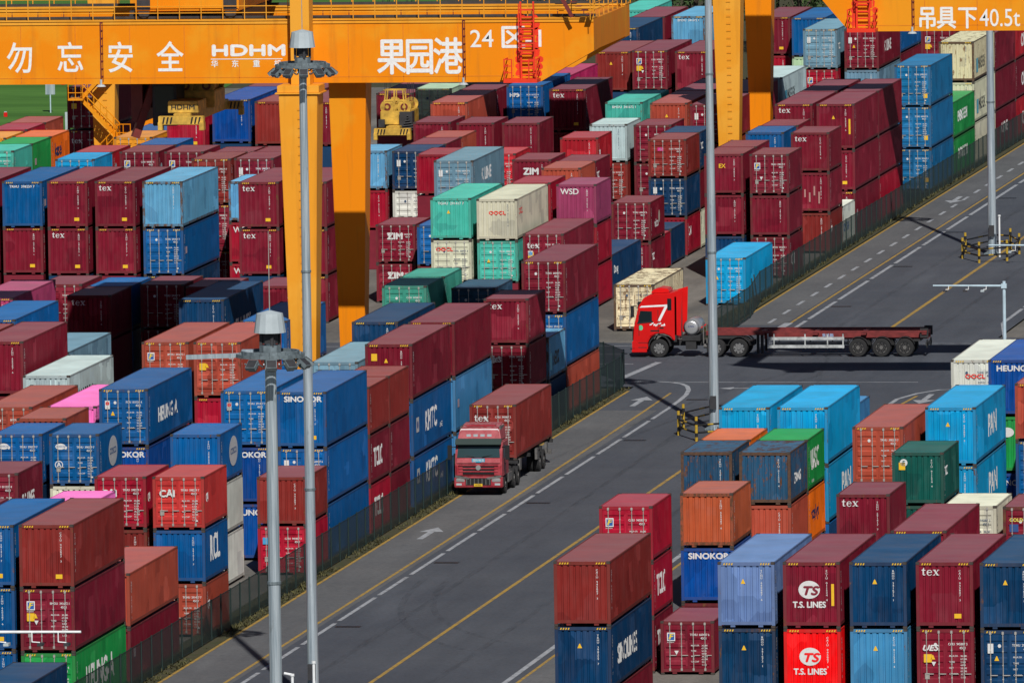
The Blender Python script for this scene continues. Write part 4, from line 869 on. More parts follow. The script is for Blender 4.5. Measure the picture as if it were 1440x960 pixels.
 (33.23, 27.04, 4.93, 20, 2.517, 'M', 'P', 'tex', 1, 'maroon container with short white word, top, second stack from road, sixth row, right yard'),
 (33.23, 27.04, 2.42, 20, 2.517, 'M', 'P', '', 1, 'maroon container, second down, second stack from road, sixth row, right yard'),
 (33.23, 47.19, 4.92, 20, 2.51, 'D', 'P', 'F,y2,s:text', 1, 'dark green container with large lettering, top, third stack from road, seventh row, right yard'),
 (33.23, 47.19, 2.41, 20, 2.51, 'D', 'P', '', 1, 'dark green container, second down, third stack from road, seventh row, right yard'),
 (33.23, 60.03, 5.55, 40, 2.827, 'A', 'P', 'tri,s:PAN', 1, 'sky blue container with large lettering, top, third stack from road, ninth row, right yard'),
 (33.23, 60.03, 2.73, 40, 2.827, 'A', 'P', 's:PAN', 1, 'sky blue container with large lettering, second down, third stack from road, ninth row, right yard'),
 (25.99, 60.71, 5.52, 40, 2.81, 'A', 'P', '', 1, 'sky blue container, top, second stack from road, ninth row, right yard'),
 (25.99, 60.71, 2.71, 40, 2.81, 'A', 'P', 's:PAN', 1, 'sky blue container with large lettering, second down, second stack from road, ninth row, right yard'),
 (23.19, 60.54, 5.53, 40, 2.817, 'A', 'P', '', 1, 'sky blue container, top, first stack from road, ninth row, right yard'),
 (23.19, 53.84, 4.91, 20, 2.507, 'X', 'P', '', 1, 'orange container, top, first stack from road, eighth row, right yard'),
 (23.18, 47.45, 4.93, 20, 2.517, 'N3', 'P', '', 1, 'rusty navy container, top, first stack from road, seventh row, right yard'),
 (25.98, 47.24, 4.93, 20, 2.517, 'N3', 'P', 's:CRONOS', 1, 'rusty navy container with large lettering, top, second stack from road, seventh row, right yard'),
 (25.98, 47.24, 2.42, 20, 2.517, 'O', 'P', '', 1, 'rust orange container, second down, second stack from road, seventh row, right yard'),
 (25.98, 53.42, 4.93, 20, 2.517, 'E', 'P', 's:UASC', 1, 'green container with large lettering, top, second stack from road, eighth row, right yard'),
 (25.98, 53.42, 2.42, 20, 2.517, 'X', 'P', 's:hapag', 1, 'orange container with large lettering, second down, second stack from road, eighth row, right yard'),
 (25.98, 27.58, 4.93, 20, 2.517, 'O2', 'P', '', 1, 'weathered orange container, top, first stack from road, sixth row, right yard'),
 (25.98, 27.58, 2.42, 20, 2.517, 'Y', 'P', 'sin', 1, 'royal blue container with large lettering, second down, first stack from road, sixth row, right yard'),
 (25.98, 27.58, -0.1, 20, 2.517, 'M', 'P', '', 1, 'maroon container, third down, first stack from road, sixth row, right yard'),
 (23.18, 21.33, 4.95, 20, 2.523, 'C', 'D', 'fl', 1, 'crimson container with square logo sticker, top, first stack from road, fifth row, right yard'),
 (23.18, 21.33, 2.42, 20, 2.523, 'C', 'D', 's:TCLC', 1, 'crimson container with large lettering, second down, first stack from road, fifth row, right yard'),
 (23.18, 21.33, -0.1, 20, 2.523, 'M', 'D', 's:TCLC', 1, 'maroon container with large lettering, third down, first stack from road, fifth row, right yard'),
 (25.99, -10.65, 5.49, 40, 2.793, 'B', 'P', '', 1, 'brick red container, top, first stack from road, second row, right yard'),
 (25.99, -10.65, 2.69, 40, 2.793, 'N', 'P', 'tri,s:SINOLINES', 1, 'navy container with large lettering, second down, first stack from road, second row, right yard'),
 (25.99, -10.65, -0.1, 40, 2.793, 'M', 'P', '', 1, 'maroon container, third down, first stack from road, second row, right yard'),
 (25.99, 20.74, -0.1, 20, 2.434, 'M', 'D', 'fl,wt', 1, 'maroon container with square logo sticker, lone, second stack from road, fifth row, right yard'),
 (30.37, 54.88, 5.13, 40, 2.792, 'O', 'D', 'q:', 1, 'rust orange container with lock rods, top, third stack from road, eighth row, right yard'),
 (25.58, 73.71, 4.69, 20, 2.485, 'L2', 'P', '', 1, 'mid blue container, top, first stack from road, eleventh row, right yard'),
 (25.58, 73.71, 2.2, 20, 2.485, 'B', 'P', '', 1, 'brick red container, second down, first stack from road, eleventh row, right yard'),
 (25.58, 79.89, 2.4, 20, 2.5, 'M', 'P', '', 1, 'maroon container, top, first stack from road, twelfth row, right yard'),
 (25.58, 79.89, -0.1, 20, 2.5, 'M', 'P', '', 1, 'maroon container, second down, first stack from road, twelfth row, right yard'),
 (30.36, 93.73, 4.89, 40, 2.802, 'W', 'reef', 'oocl', 1, 'white container with large lettering, top, first stack from road, fourteenth row, right yard'),
 (33.23, 85.6, 5.57, 40, 2.833, 'Y', 'P', 'heu', 1, 'royal blue container with large lettering, top, first stack from road, thirteenth row, right yard'),
 (33.23, 85.6, 2.73, 40, 2.833, 'E', 'P', 'dia', 1, 'green container with large lettering, second down, first stack from road, thirteenth row, right yard'),
 (33.23, 85.6, -0.1, 40, 2.833, 'Y', 'P', 'uno', 1, 'royal blue container with large lettering, third down, first stack from road, thirteenth row, right yard'),
 (36.08, 72.6, 5.56, 40, 2.83, 'O', 'P', 'tri', 1, 'rust orange container with yellow triangle, top, second stack from road, eleventh row, right yard'),
 (36.08, 72.6, 2.73, 40, 2.83, 'U', 'D', 'tri', 1, 'blue container with yellow triangle, second down, second stack from road, eleventh row, right yard'),
 (38.92, 20.19, 5.03, 20, 2.56, 'I', 'D', '', 1, 'cream container with lock rods, top, third stack from road, fifth row, right yard'),
 (41.75, 19.26, 5.09, 20, 2.56, 'M', 'D', 'gold', 1, 'maroon container with lock rods, top, fourth stack from road, fifth row, right yard'),
]
BURIED = [
 (-5.87, 6.66, 2.6, 40, 2.704),
 (-5.87, 6.66, -0.1, 40, 2.704),
 (-11.77, 36.91, 2.43, 20, 2.53),
 (-11.77, 36.91, -0.1, 20, 2.53),
 (-14.71, 51.38, 2.65, 20, 2.755),
 (-14.71, 51.38, -0.1, 20, 2.755),
 (-23.51, 98.62, 2.67, 40, 2.769),
 (-23.51, 98.62, -0.1, 40, 2.769),
 (-26.46, 110.07, 2.77, 40, 2.867),
 (-26.46, 110.07, -0.1, 40, 2.867),
 (-2.93, 17.21, 2.41, 40, 2.507),
 (-2.93, 17.21, -0.1, 40, 2.507),
 (-2.94, 37.1, -0.1, 20, 2.43),
 (-8.82, 36.16, 2.45, 20, 2.553),
 (-8.82, 36.16, -0.1, 20, 2.553),
 (-8.82, 56.56, -0.1, 20, 2.527),
 (-11.75, 57.31, 2.4, 20, 2.503),
 (-11.75, 57.31, -0.1, 20, 2.503),
 (-11.76, 63.5, 2.47, 20, 2.57),
 (-11.76, 63.5, -0.1, 20, 2.57),
 (-11.77, 71.56, 2.42, 40, 2.517),
 (-11.77, 71.56, -0.1, 40, 2.517),
 (-14.71, 70.1, 2.45, 40, 2.55),
 (-14.71, 70.1, -0.1, 40, 2.55),
 (-11.76, 97.1, 2.73, 40, 2.833),
 (-11.76, 97.1, -0.1, 40, 2.833),
 (-8.82, 95.75, -0.1, 40, 2.87),
 (-20.57, 98.05, -0.1, 40, 2.823),
 (-17.63, 95.3, 2.13, 40, 2.233),
 (-17.63, 95.3, -0.1, 40, 2.233),
 (-20.62, 110.62, 2.07, 40, 2.168),
 (-20.62, 110.62, -0.1, 40, 2.168),
 (-2.94, 96.84, 2.39, 40, 2.493),
 (-2.94, 96.84, -0.1, 40, 2.493),
 (-2.94, 109.51, 2.72, 40, 2.82),
 (-2.94, 109.51, -0.1, 40, 2.82),
 (-8.82, 109.53, -0.1, 40, 2.777),
 (-23.51, 111.03, 2.74, 40, 2.837),
 (-23.51, 111.03, -0.1, 40, 2.837),
 (-14.71, 123.93, 2.72, 40, 2.82),
 (-14.71, 123.93, -0.1, 40, 2.82),
 (-26.45, 125.53, 2.71, 40, 2.81),
 (-26.45, 125.53, -0.1, 40, 2.81),
 (-23.51, 138.28, 2.41, 20, 2.507),
 (-23.51, 138.28, -0.1, 20, 2.507),
 (-23.51, 144.46, 2.41, 20, 2.507),
 (-23.51, 144.46, -0.1, 20, 2.507),
 (-20.57, 144.27, -0.1, 20, 2.63),
 (-26.47, 145.37, 2.57, 20, 2.381),
 (-26.47, 145.37, -0.1, 20, 2.675),
 (-17.64, 142.17, 2.63, 20, 2.432),
 (-17.64, 142.17, -0.1, 20, 2.733),
 (-14.69, 147.1, 2.43, 20, 2.253),
 (-14.69, 147.1, -0.1, 20, 2.532),
 (-2.93, 142.09, 2.41, 20, 2.51),
 (-2.93, 142.09, -0.1, 20, 2.51),
 (-5.88, 136.83, 2.66, 20, 2.765),
 (-5.88, 136.83, -0.1, 20, 2.765),
 (-5.88, 143.01, 2.66, 20, 2.765),
 (-5.88, 143.01, -0.1, 20, 2.765),
 (-8.82, 205.42, -0.1, 40, 2.97),
 (-11.77, 206.68, -0.1, 40, 2.507),
 (-17.63, 220.33, -0.1, 20, 2.425),
 (-11.75, 219.72, 2.4, 20, 2.503),
 (-11.75, 219.72, -0.1, 20, 2.503),
 (-11.76, 271.2, -0.1, 20, 2.42),
 (-14.69, 271.63, -0.1, 20, 2.45),
 (-14.69, 258.98, 2.38, 20, 2.483),
 (-14.69, 258.98, -0.1, 20, 2.483),
 (-14.7, 239.25, 2.4, 20, 2.503),
 (-14.7, 239.25, -0.1, 20, 2.503),
 (-11.76, 238.3, 2.39, 20, 2.487),
 (-11.76, 238.3, -0.1, 20, 2.487),
 (-11.76, 232.08, 2.4, 20, 2.5),
 (-11.76, 232.08, -0.1, 20, 2.5),
 (-2.94, 247.2, -0.1, 20, 2.56),
 (-2.95, 260.0, -0.1, 20, 2.557),
 (-2.95, 266.93, 2.44, 20, 2.54),
 (-2.95, 266.93, -0.1, 20, 2.54),
 (-2.95, 273.9, 2.88, 40, 2.653),
 (-2.95, 273.9, -0.1, 40, 2.981),
 (-2.95, 286.21, 2.88, 40, 2.653),
 (-2.95, 286.21, -0.1, 40, 2.981),
 (-8.82, 302.97, 2.77, 40, 2.875),
 (-8.82, 302.97, -0.1, 40, 2.875),
 (-17.63, 372.64, -0.1, 40, 2.792),
 (-14.69, 369.67, -0.1, 40, 2.837),
 (-11.77, 353.89, -0.1, 40, 2.923),
 (-8.81, 353.68, -0.1, 40, 2.893),
 (-8.81, 365.99, -0.1, 40, 3.21),
 (-2.94, 350.33, 2.74, 40, 2.843),
 (-2.94, 350.33, -0.1, 40, 2.843),
 (-26.47, 208.57, -0.1, 40, 2.82),
 (-35.27, 208.98, -0.1, 40, 2.837),
 (-38.21, 209.15, -0.1, 40, 2.837),
 (-41.17, 210.22, -0.1, 40, 2.81),
 (-30.11, 227.67, -0.1, 20, 3.38),
 (-30.11, 233.85, 2.99, 20, 2.75),
 (-30.11, 233.85, -0.1, 20, 3.09),
 (-32.67, 233.31, 2.99, 20, 2.75),
 (-32.67, 233.31, -0.1, 20, 3.09),
 (-35.28, 232.23, 3.1, 20, 2.844),
 (-35.28, 232.23, -0.1, 20, 3.196),
 (-38.23, 232.97, 3.07, 20, 2.825),
 (-38.23, 232.97, -0.1, 20, 3.174),
 (-38.23, 239.15, 3.07, 20, 2.825),
 (-38.23, 239.15, -0.1, 20, 3.174),
 (-41.17, 227.23, 3.06, 20, 2.811),
 (-41.17, 227.23, -0.1, 20, 3.159),
 (-41.17, 233.41, 3.06, 20, 2.811),
 (-41.17, 233.41, -0.1, 20, 3.159),
 (-47.04, 231.53, -0.1, 20, 3.64),
 (-47.04, 237.71, 3.18, 20, 2.92),
 (-47.04, 237.71, -0.1, 20, 3.28),
 (-47.04, 243.89, 3.18, 20, 2.92),
 (-47.04, 243.89, -0.1, 20, 3.28),
 (-44.09, 209.85, -0.1, 40, 2.82),
 (-52.91, 245.48, 2.7, 20, 2.491),
 (-52.91, 245.48, -0.1, 20, 2.798),
 (-49.99, 244.1, 3.13, 20, 2.877),
 (-49.99, 244.1, -0.1, 20, 3.233),
 (-49.99, 251.12, 3.15, 20, 2.896),
 (-49.99, 251.12, -0.1, 20, 3.254),
 (-49.99, 257.3, 3.15, 20, 2.896),
 (-49.99, 257.3, -0.1, 20, 3.254),
 (-41.17, 246.82, 3.04, 20, 2.792),
 (-41.17, 246.82, -0.1, 20, 3.137),
 (-41.17, 253.0, 3.04, 20, 2.792),
 (-41.17, 253.0, -0.1, 20, 3.137),
 (-52.92, 292.73, -0.1, 40, 2.863),
 (-35.27, 249.03, 5.06, 40, 2.729),
 (-35.27, 249.03, 2.33, 40, 2.729),
 (-35.27, 249.03, -0.1, 40, 2.429),
 (-35.27, 261.34, 5.06, 40, 2.729),
 (-35.27, 261.34, 2.33, 40, 2.729),
 (-35.27, 261.34, -0.1, 40, 2.429),
 (-32.34, 247.86, 5.01, 40, 2.705),
 (-32.34, 247.86, 2.31, 40, 2.705),
 (-32.34, 247.86, -0.1, 40, 2.408),
 (-32.34, 260.17, 5.01, 40, 2.705),
 (-32.34, 260.17, 2.31, 40, 2.705),
 (-32.34, 260.17, -0.1, 40, 2.408),
 (-29.39, 246.25, 5.05, 40, 2.722),
 (-29.39, 246.25, 2.32, 40, 2.722),
 (-29.39, 246.25, -0.1, 40, 2.423),
 (-38.22, 249.26, 4.72, 20, 2.552),
 (-38.22, 249.26, 2.17, 20, 2.552),
 (-38.22, 249.26, -0.1, 20, 2.271),
 (-32.35, 294.17, 2.5, 40, 2.599),
 (-32.35, 294.17, -0.1, 40, 2.599),
 (-29.41, 292.3, 2.71, 40, 2.807),
 (-29.41, 292.3, -0.1, 40, 2.807),
 (-26.46, 280.29, 2.66, 40, 2.759),
 (-26.46, 280.29, -0.1, 40, 2.759),
 (-26.46, 292.6, 2.66, 40, 2.759),
 (-26.46, 292.6, -0.1, 40, 2.759),
 (-26.46, 273.3, 2.4, 20, 2.5),
 (-26.46, 273.3, -0.1, 20, 2.5),
 (-23.51, 272.57, 2.4, 20, 2.497),
 (-23.51, 272.57, -0.1, 20, 2.497),
 (-20.57, 272.79, 2.39, 20, 2.487),
 (-20.57, 272.79, -0.1, 20, 2.487),
 (-23.52, 247.02, -0.1, 20, 2.507),
 (-23.52, 253.2, 2.41, 20, 2.507),
 (-23.52, 253.2, -0.1, 20, 2.507),
 (-23.52, 259.38, 2.41, 20, 2.507),
 (-23.52, 259.38, -0.1, 20, 2.507),
 (-26.45, 248.05, -0.1, 20, 2.49),
 (-17.64, 227.16, 2.79, 40, 2.89),
 (-17.64, 227.16, -0.1, 40, 2.89),
 (-17.64, 243.91, 2.42, 20, 2.517),
 (-17.64, 243.91, -0.1, 20, 2.517),
 (-20.58, 238.52, 2.57, 20, 2.675),
 (-20.58, 238.52, -0.1, 20, 2.675),
 (-23.52, 293.63, 2.87, 40, 2.975),
 (-23.52, 293.63, -0.1, 40, 2.975),
 (-23.53, 306.08, 2.79, 40, 2.89),
 (-23.53, 306.08, -0.1, 40, 2.89),
 (-20.58, 293.05, -0.1, 40, 2.862),
 (-23.51, 333.37, 2.58, 40, 2.679),
 (-23.51, 333.37, -0.1, 40, 2.679),
 (-20.57, 330.85, 2.69, 40, 2.789),
 (-20.57, 330.85, -0.1, 40, 2.789),
 (-17.64, 331.21, 2.64, 40, 2.744),
 (-17.64, 331.21, -0.1, 40, 2.744),
 (-26.47, 370.65, -0.1, 40, 2.862),
 (-26.46, 357.48, 2.66, 40, 2.759),
 (-26.46, 357.48, -0.1, 40, 2.759),
 (-29.41, 382.74, 2.67, 40, 2.768),
 (-29.41, 382.74, -0.1, 40, 2.768),
 (-23.51, 370.44, 2.66, 40, 2.759),
 (-23.51, 370.44, -0.1, 40, 2.759),
 (-14.7, 278.66, 2.8, 40, 2.9),
 (-14.7, 278.66, -0.1, 40, 2.9),
 (-11.76, 278.63, 2.77, 40, 2.872),
 (-11.76, 278.63, -0.1, 40, 2.872),
 (-11.76, 290.94, 2.77, 40, 2.872),
 (-11.76, 290.94, -0.1, 40, 2.872),
 (-8.82, 276.34, 2.79, 40, 2.895),
 (-8.82, 276.34, -0.1, 40, 2.895),
 (-8.82, 288.65, 2.79, 40, 2.895),
 (-8.82, 288.65, -0.1, 40, 2.895),
 (33.22, -11.8, -0.1, 40, 2.823),
 (36.09, -12.37, -0.1, 40, 2.843),
 (38.92, -12.27, -0.1, 40, 2.84),
 (41.76, -12.27, -0.1, 40, 2.84),
 (44.58, -13.04, -0.1, 40, 2.857),
 (47.44, -13.61, -0.1, 40, 2.877),
 (50.22, -13.71, -0.1, 40, 2.887),
 (44.54, 13.91, 2.76, 20, 2.86),
 (44.54, 13.91, -0.1, 20, 2.86),
 (39.03, 55.0, 2.05, 20, 2.148),
 (39.03, 55.0, -0.1, 20, 2.148),
 (38.92, 66.08, -0.1, 40, 3.317),
 (36.37, 94.48, -0.1, 40, 2.126),
 (38.93, 1.7, 2.71, 40, 2.813),
 (38.93, 1.7, -0.1, 40, 2.813),
 (33.23, 27.04, -0.1, 20, 2.517),
 (33.23, 47.19, -0.1, 20, 2.51),
 (33.23, 60.03, -0.1, 40, 2.827),
 (25.99, 60.71, -0.1, 40, 2.81),
 (23.19, 60.54, 2.72, 40, 2.817),
 (23.19, 60.54, -0.1, 40, 2.817),
 (23.19, 53.84, 2.41, 20, 2.507),
 (23.19, 53.84, -0.1, 20, 2.507),
 (23.18, 47.45, 2.42, 20, 2.517),
 (23.18, 47.45, -0.1, 20, 2.517),
 (25.98, 47.24, -0.1, 20, 2.517),
 (25.98, 53.42, -0.1, 20, 2.517),
 (30.37, 54.88, 2.51, 40, 2.614),
 (30.37, 54.88, -0.1, 40, 2.614),
 (25.58, 73.71, -0.1, 20, 2.3),
 (30.36, 93.73, 2.39, 40, 2.494),
 (30.36, 93.73, -0.1, 40, 2.494),
 (36.08, 72.6, -0.1, 40, 2.83),
 (38.92, 20.19, 2.46, 20, 2.565),
 (38.92, 20.19, -0.1, 20, 2.565),
 (41.75, 19.26, 2.49, 20, 2.595),
 (41.75, 19.26, -0.1, 20, 2.595),
]


# ------------------------------------------------------------------ the setting
def sheet(name, poly, z, mat, kind='structure', lab=None, cat=None):
    m = MB(); m.add([(x, y, z) for x, y in poly], [tuple(range(len(poly)))])
    o = link(name, m.mesh(name, [mat])); return tag(o, lab, cat, None, kind)
def rect(x0, x1, y0, y1): return [(x0, y0), (x1, y0), (x1, y1), (x0, y1)]
YARD = -.1
sheet('ground', rect(-1500, 1500, -700, 2500), YARD-.01, 'verge')
sheet('yard', rect(-75, 3.3, -140, 420), YARD, 'yard')
sheet('yard_right', rect(20.6, 140, -140, 420), YARD+.002, 'yard')
sheet('field', [(-420, 300), (-69, 300), (-63, 372), (-66, 440), (-66, 900), (-420, 900)], YARD+.015, 'field')
sheet('road', rect(3.75, 20.6, -160, 700), 0.0, 'asphalt')
sheet('crossing_road', [(-80, 164.5), (3.75, 164.5), (3.75, 193), (-80, 196)], .001, 'asphalt')
sheet('crossing_road_right', [(20.6, 148), (30, 148), (60, 150), (80, 163), (80, 196), (20.6, 196)], .001, 'asphalt')
sheet('lane', rect(3.9, 7.15, -160, 150), .004, 'lane')
sheet('lane_far', rect(3.75, 6.8, 205, 480), .004, 'lane')
sheet('lane_right', rect(20.1, 24.5, -160, 150), .004, 'lane')
for nm, x0, x1, y0, y1 in (('verge', 1.9, 3.72, -160, 163), ('verge_far', 2.2, 3.5, 195, 460)):
    m = MB(); m.box(x0, x1, y0, y1, YARD-.05, .022); tag(link(nm, m.mesh(nm, ['verge'])), kind='structure')
def stripe(name, pts, wd, mat, z=.008, dash=None, jitter=0):
    m = MB(); P = [Vector((x, y, 0)) for x, y in pts]
    L = []
    for k, p in enumerate(P):
        a = P[max(0, k-1)]; c = P[min(len(P)-1, k+1)]; d = (c-a).normalized(); nrm = Vector((-d.y, d.x, 0))*wd/2
        L.append((p+nrm, p-nrm))
    for (a, c), (d, e) in zip(L, L[1:]):
        if dash is None: m.quad((a.x, a.y, z), (c.x, c.y, z), (e.x, e.y, z), (d.x, d.y, z))
        else:
            ln = (d-a).length; on, off = dash; t = 0
            while t < ln:
                t1 = min(ln, t+on*random.uniform(1-jitter, 1+jitter)); q = lambda u, s0, s1: (s0+(s1-s0)*(u/ln))
                a0, a1, c0, c1 = q(t, a, d), q(t1, a, d), q(t, c, e), q(t1, c, e)
                m.quad((a0.x, a0.y, z), (c0.x, c0.y, z), (c1.x, c1.y, z), (a1.x, a1.y, z)); t = t1+off
    tag(link(name, m.mesh(name, [mat])), kind='structure')
stripe('road_line_kerb', [(3.78, -160), (3.82, 162)], .17, 'ypaint')
stripe('road_line_lane', [(6.84, -160), (6.78, 100), (6.5, 150), (6.4, 160.5)], .16, 'ypaint')
stripe('road_line_edge', [(7.62, -160), (7.62, 152)], .21, 'wpaint', dash=(9.3, 1.1), jitter=.12)
stripe('road_line_corner', [(7.58, 152), (7.55, 156), (7.42, 159.5), (7.15, 162.4), (6.72, 164.8), (6.2, 166.3), (5.5, 167.2), (4.6, 167.75), (3.7, 167.8), (2.84, 167.5)], .26, 'wpaint')
stripe('road_line_middle', [(13.45, -160), (13.4, 158)], .2, 'ypaint'); stripe('road_line_middle_far', [(13.45, 196), (13.45, 480)], .24, 'ypaint')
stripe('road_line_right', [(19.45, -160), (19.55, 150), (19.64, 156.6), (20.32, 160), (21.3, 162.2), (24, 163.4), (40, 164)], .26, 'wpaint')
stripe('road_line_right_lane', [(20.05, -160), (20.1, 150)], .16, 'ypaint')
stripe('road_line_right_end', [(20.1, 150), (20.5, 158.5)], .18, 'ypaint'); stripe('road_line_cross', [(5.6, 167.3), (19.5, 167.0)], .2, 'wpaint'); stripe('road_line_cross_far', [(4.5, 192.6), (19.5, 192.0)], .2, 'wpaint')
stripe('road_line_stop', [(2.2, 169.2), (2.9, 180.2)], .42, 'wpaint', .009)
stripe('road_line_stop_far', [(6.8, 201), (6.9, 206.5)], .5, 'wpaint', .009)
stripe('road_line_side', [(-60, 185.5), (.7, 185.5)], .2, 'wpaint'); stripe('road_line_side_near', [(-60, 179), (1.6, 179)], .2, 'wpaint')
stripe('road_line_side_short', [(-60, 191), (-.2, 191)], .2, 'wpaint')
stripe('road_line_kerb_far', [(3.75, 197), (3.62, 460)], .16, 'ypaint')
stripe('road_line_lane_far', [(7.0, 206), (6.95, 480)], .16, 'ypaint')
stripe('road_line_dashes', [(5.7, 200), (5.7, 480)], .22, 'wpaint', dash=(3.0, 3.4))
stripe('road_line_edge_far', [(7.72, 196), (7.72, 480)], .24, 'wpaint', dash=(13, 1.4), jitter=.2)
stripe('road_line_right_far', [(21, 196), (19.7, 206), (19.6, 480)], .24, 'wpaint', dash=(10, 1.2))
b = NB('tyre_mark', .9, .2); b.color((.022, .023, .026)); tn = b.noise(b.vec('Object', (3, .25, 1)), 1.2, 5, .7)
tr = b.n('ShaderNodeBsdfTransparent'); ms = b.n('ShaderNodeMixShader'); b.l(b.ramp(tn, .4, .8, .0, .26), ms.inputs[0])
b.l(tr.outputs[0], ms.inputs[1]); b.l(b.b.outputs[0], ms.inputs[2]); b.l(ms.outputs[0], b.t.nodes['Material Output'].inputs[0]); M['tyremark'] = b.m
def arc(pts, n=14):
    (x0, y0), (x1, y1), (x2, y2) = pts; return [((1-t)**2*x0+2*t*(1-t)*x1+t*t*x2, (1-t)**2*y0+2*t*(1-t)*y1+t*t*y2) for t in [k/n for k in range(n+1)]]
for k, p in enumerate((((8.6, 62), (9.0, 40), (15.5, 30)), ((9.9, 60), (10.6, 42), (17.0, 33)), ((5.2, 110), (6.4, 150), (12, 176)), ((6.6, 112), (7.8, 146), (13.5, 172)), ((10.4, 20), (10.9, 80), (10.1, 150)), ((16.2, 10), (16.6, 90), (15.9, 158)),
                       ((18.2, 178), (10, 177), (1, 181)), ((18.2, 180.2), (10, 179), (1, 183.4)), ((10.2, 200), (10.8, 300), (10.3, 420)), ((16.3, 200), (16.0, 300), (16.6, 420)), ((15, 160), (12.5, 172), (11, 205)))):
    stripe('tyre_mark', arc(p), .34, 'tyremark', .012)
def arrow(x, y, ang, s=1.0, wd=1.0):
    m = MB(); z = .010
    sh = [(-.16*wd, -2.9), (.16*wd, -2.9), (.16*wd, .7), (.62*wd, .7), (0, 2.9), (-.62*wd, .7), (-.16*wd, .7)]
    m.add([(p*s, q*s, z) for p, q in sh], [(0, 1, 2, 6), (2, 3, 4), (4, 5, 6), (2, 4, 6)])
    tag(link('road_arrow', m.mesh('road_arrow', ['wpaint']), None, (x, y, 0), (0, 0, ang)), kind='structure')
arrow(5.3, 83, 0); arrow(5.4, 155.4, 0); arrow(5.15, 302.8, math.pi); arrow(21.2, 156.6, math.pi); arrow(9.75, 163.4, R(90), .36, 3.2)
dg_lab = ['dark drain grate beside white edge line near bottom poles', 'dark drain grate beside white line abreast of the painted arrow', 'dark drain grate beside white line ahead of faded red truck',
          'dark drain grate beside white line near pole shadow', 'dark drain grate by the curved white corner', 'dark drain grate beyond the crossing nearest red trailer', 'second dark drain grate beyond the crossing',
          'dark drain grate abreast of far road shadow', 'farthest dark drain grate beside far road arrow']
gm = MB(); gm.box(-.45, .75, -.28, .28, 0, .014)
for k in range(7):
    gm.box(-.42+k*.16, -.36+k*.16, -.24, .24, .014, .022)
gmesh = gm.mesh('drain_grate', ['black'])
for (x, y), lb in zip(((7.98, 39.7), (7.98, 68.7), (7.98, 98.3), (7.98, 132.4), (7.98, 156.4), (8.03, 218), (8.03, 247.7), (7.95, 275), (7.98, 304)), dg_lab):
    tag(link('drain_grate', gmesh, None, (x+.35, y, 0)), lb, 'drain', 'drain grates along the white line')
# rough grass along the verges
m = MB(); rg = random.Random(3)
def tuft(x, y, z, h):
    for _ in range(5):
        a = rg.uniform(0, 6.28); l = h*rg.uniform(.5, 1); dx, dy = math.cos(a)*.09, math.sin(a)*.09
        m.add([(x-dy*.3, y+dx*.3, z), (x+dy*.3, y-dx*.3, z), (x+dx*2.0, y+dy*2.0, z+l)], [(0, 1, 2)])
for _ in range(5200):
    y = rg.uniform(-40, 163); c = math.sin(y*.35)+math.sin(y*.13+1)+math.sin(y*.9)*.6
    if c+rg.uniform(-1.6, 1.2) < -.3: continue
    tuft(rg.uniform(2.5, 3.72), y, .02, rg.choice((.06, .1, .16, .24)))
for _ in range(2400): tuft(rg.uniform(2.4, 3.3), rg.uniform(196, 330), .02, rg.choice((.12, .2, .28)))
tag(link('verge_grass', m.mesh('verge_grass', ['blade'], fix=False)), 'rough weeds and dry grass along the fence foot', 'grass', None, 'stuff')

# ------------------------------------------------------------------ place the containers
for rec in CONT: container(*rec)
m = MB(); rb = random.Random(5)
for x, y, z, L, h in BURIED: m.box(x+.01, x+W-.01, y+.01, y+LEN[L]-.01, z+.02, z+h-.02, rb.choice((0, 0, 0, 1, 2)))
o = link('buried_containers', m.mesh('buried_containers', [simple('buried_maroon', SRL['M']), simple('buried_blue', SRL['U']), simple('buried_navy', SRL['N'])]))
tag(o, 'lower containers buried inside the stacks under visible ones', 'container', None, 'stuff')

# ------------------------------------------------------------------ fences
def fence(name, pts, label, h=1.9, step=2.55, lean=()):
    root = thing(name, label, 'fence', (pts[0][0], pts[0][1], 0)); ox, oy = pts[0]
    mm = MB(); posts = []; rails = MB()
    for (xa, ya), (xb, yb) in zip(pts, pts[1:]):
        L = math.hypot(xb-xa, yb-ya); n = max(1, round(L/step))
        for k in range(n):
            posts.append((xa+(xb-xa)*k/n-ox, ya+(yb-ya)*k/n-oy))
        a, c = (xa-ox, ya-oy), (xb-ox, yb-oy)
        mm.quad((*a, .12), (*c, .12), (*c, h-.03), (*a, h-.03))
        for z in (.1, h-.02): rails.beam((*a, z), (*c, z), .03, .03)
    posts.append((pts[-1][0]-ox, pts[-1][1]-oy))
    part('fence_mesh', mm, 'mesh', root, fix=False); part('rail', rails, 'fencepost', root)
    p = MB(); p.tube((0, 0, -.05), (0, 0, h+.04), .04, n=6); pm = p.mesh('post', ['fencepost'])
    if len(posts) > 98:
        posts2 = posts[98:]; posts = posts[:98]; q = MB()
        for x, y in posts2: q.tube((x, y, -.05), (x, y, h+.08), .045, n=6)
        tag(part('far_posts', q, 'fencepost', root), kind='stuff')
    for k, (x, y) in enumerate(posts):
        o = link('post', pm, root, (x, y, 0)); 
        if k in lean: o.rotation_euler = (R(-6), R(-7), 0)
    return root
fence('mesh_fence', [(3.1, -30), (3.15, 120), (3.3, 162.5), (2.9, 166.5), (1.0, 171.5), (-1.2, 173.5)], 'green mesh fence along the near kerb ending at the crossing corner')
fence('mesh_fence', [(4.3, 193.9), (4.1, 210), (3.2, 221), (3.05, 460)], 'green mesh fence along the far yard beyond the crossing', lean=(8, 9))

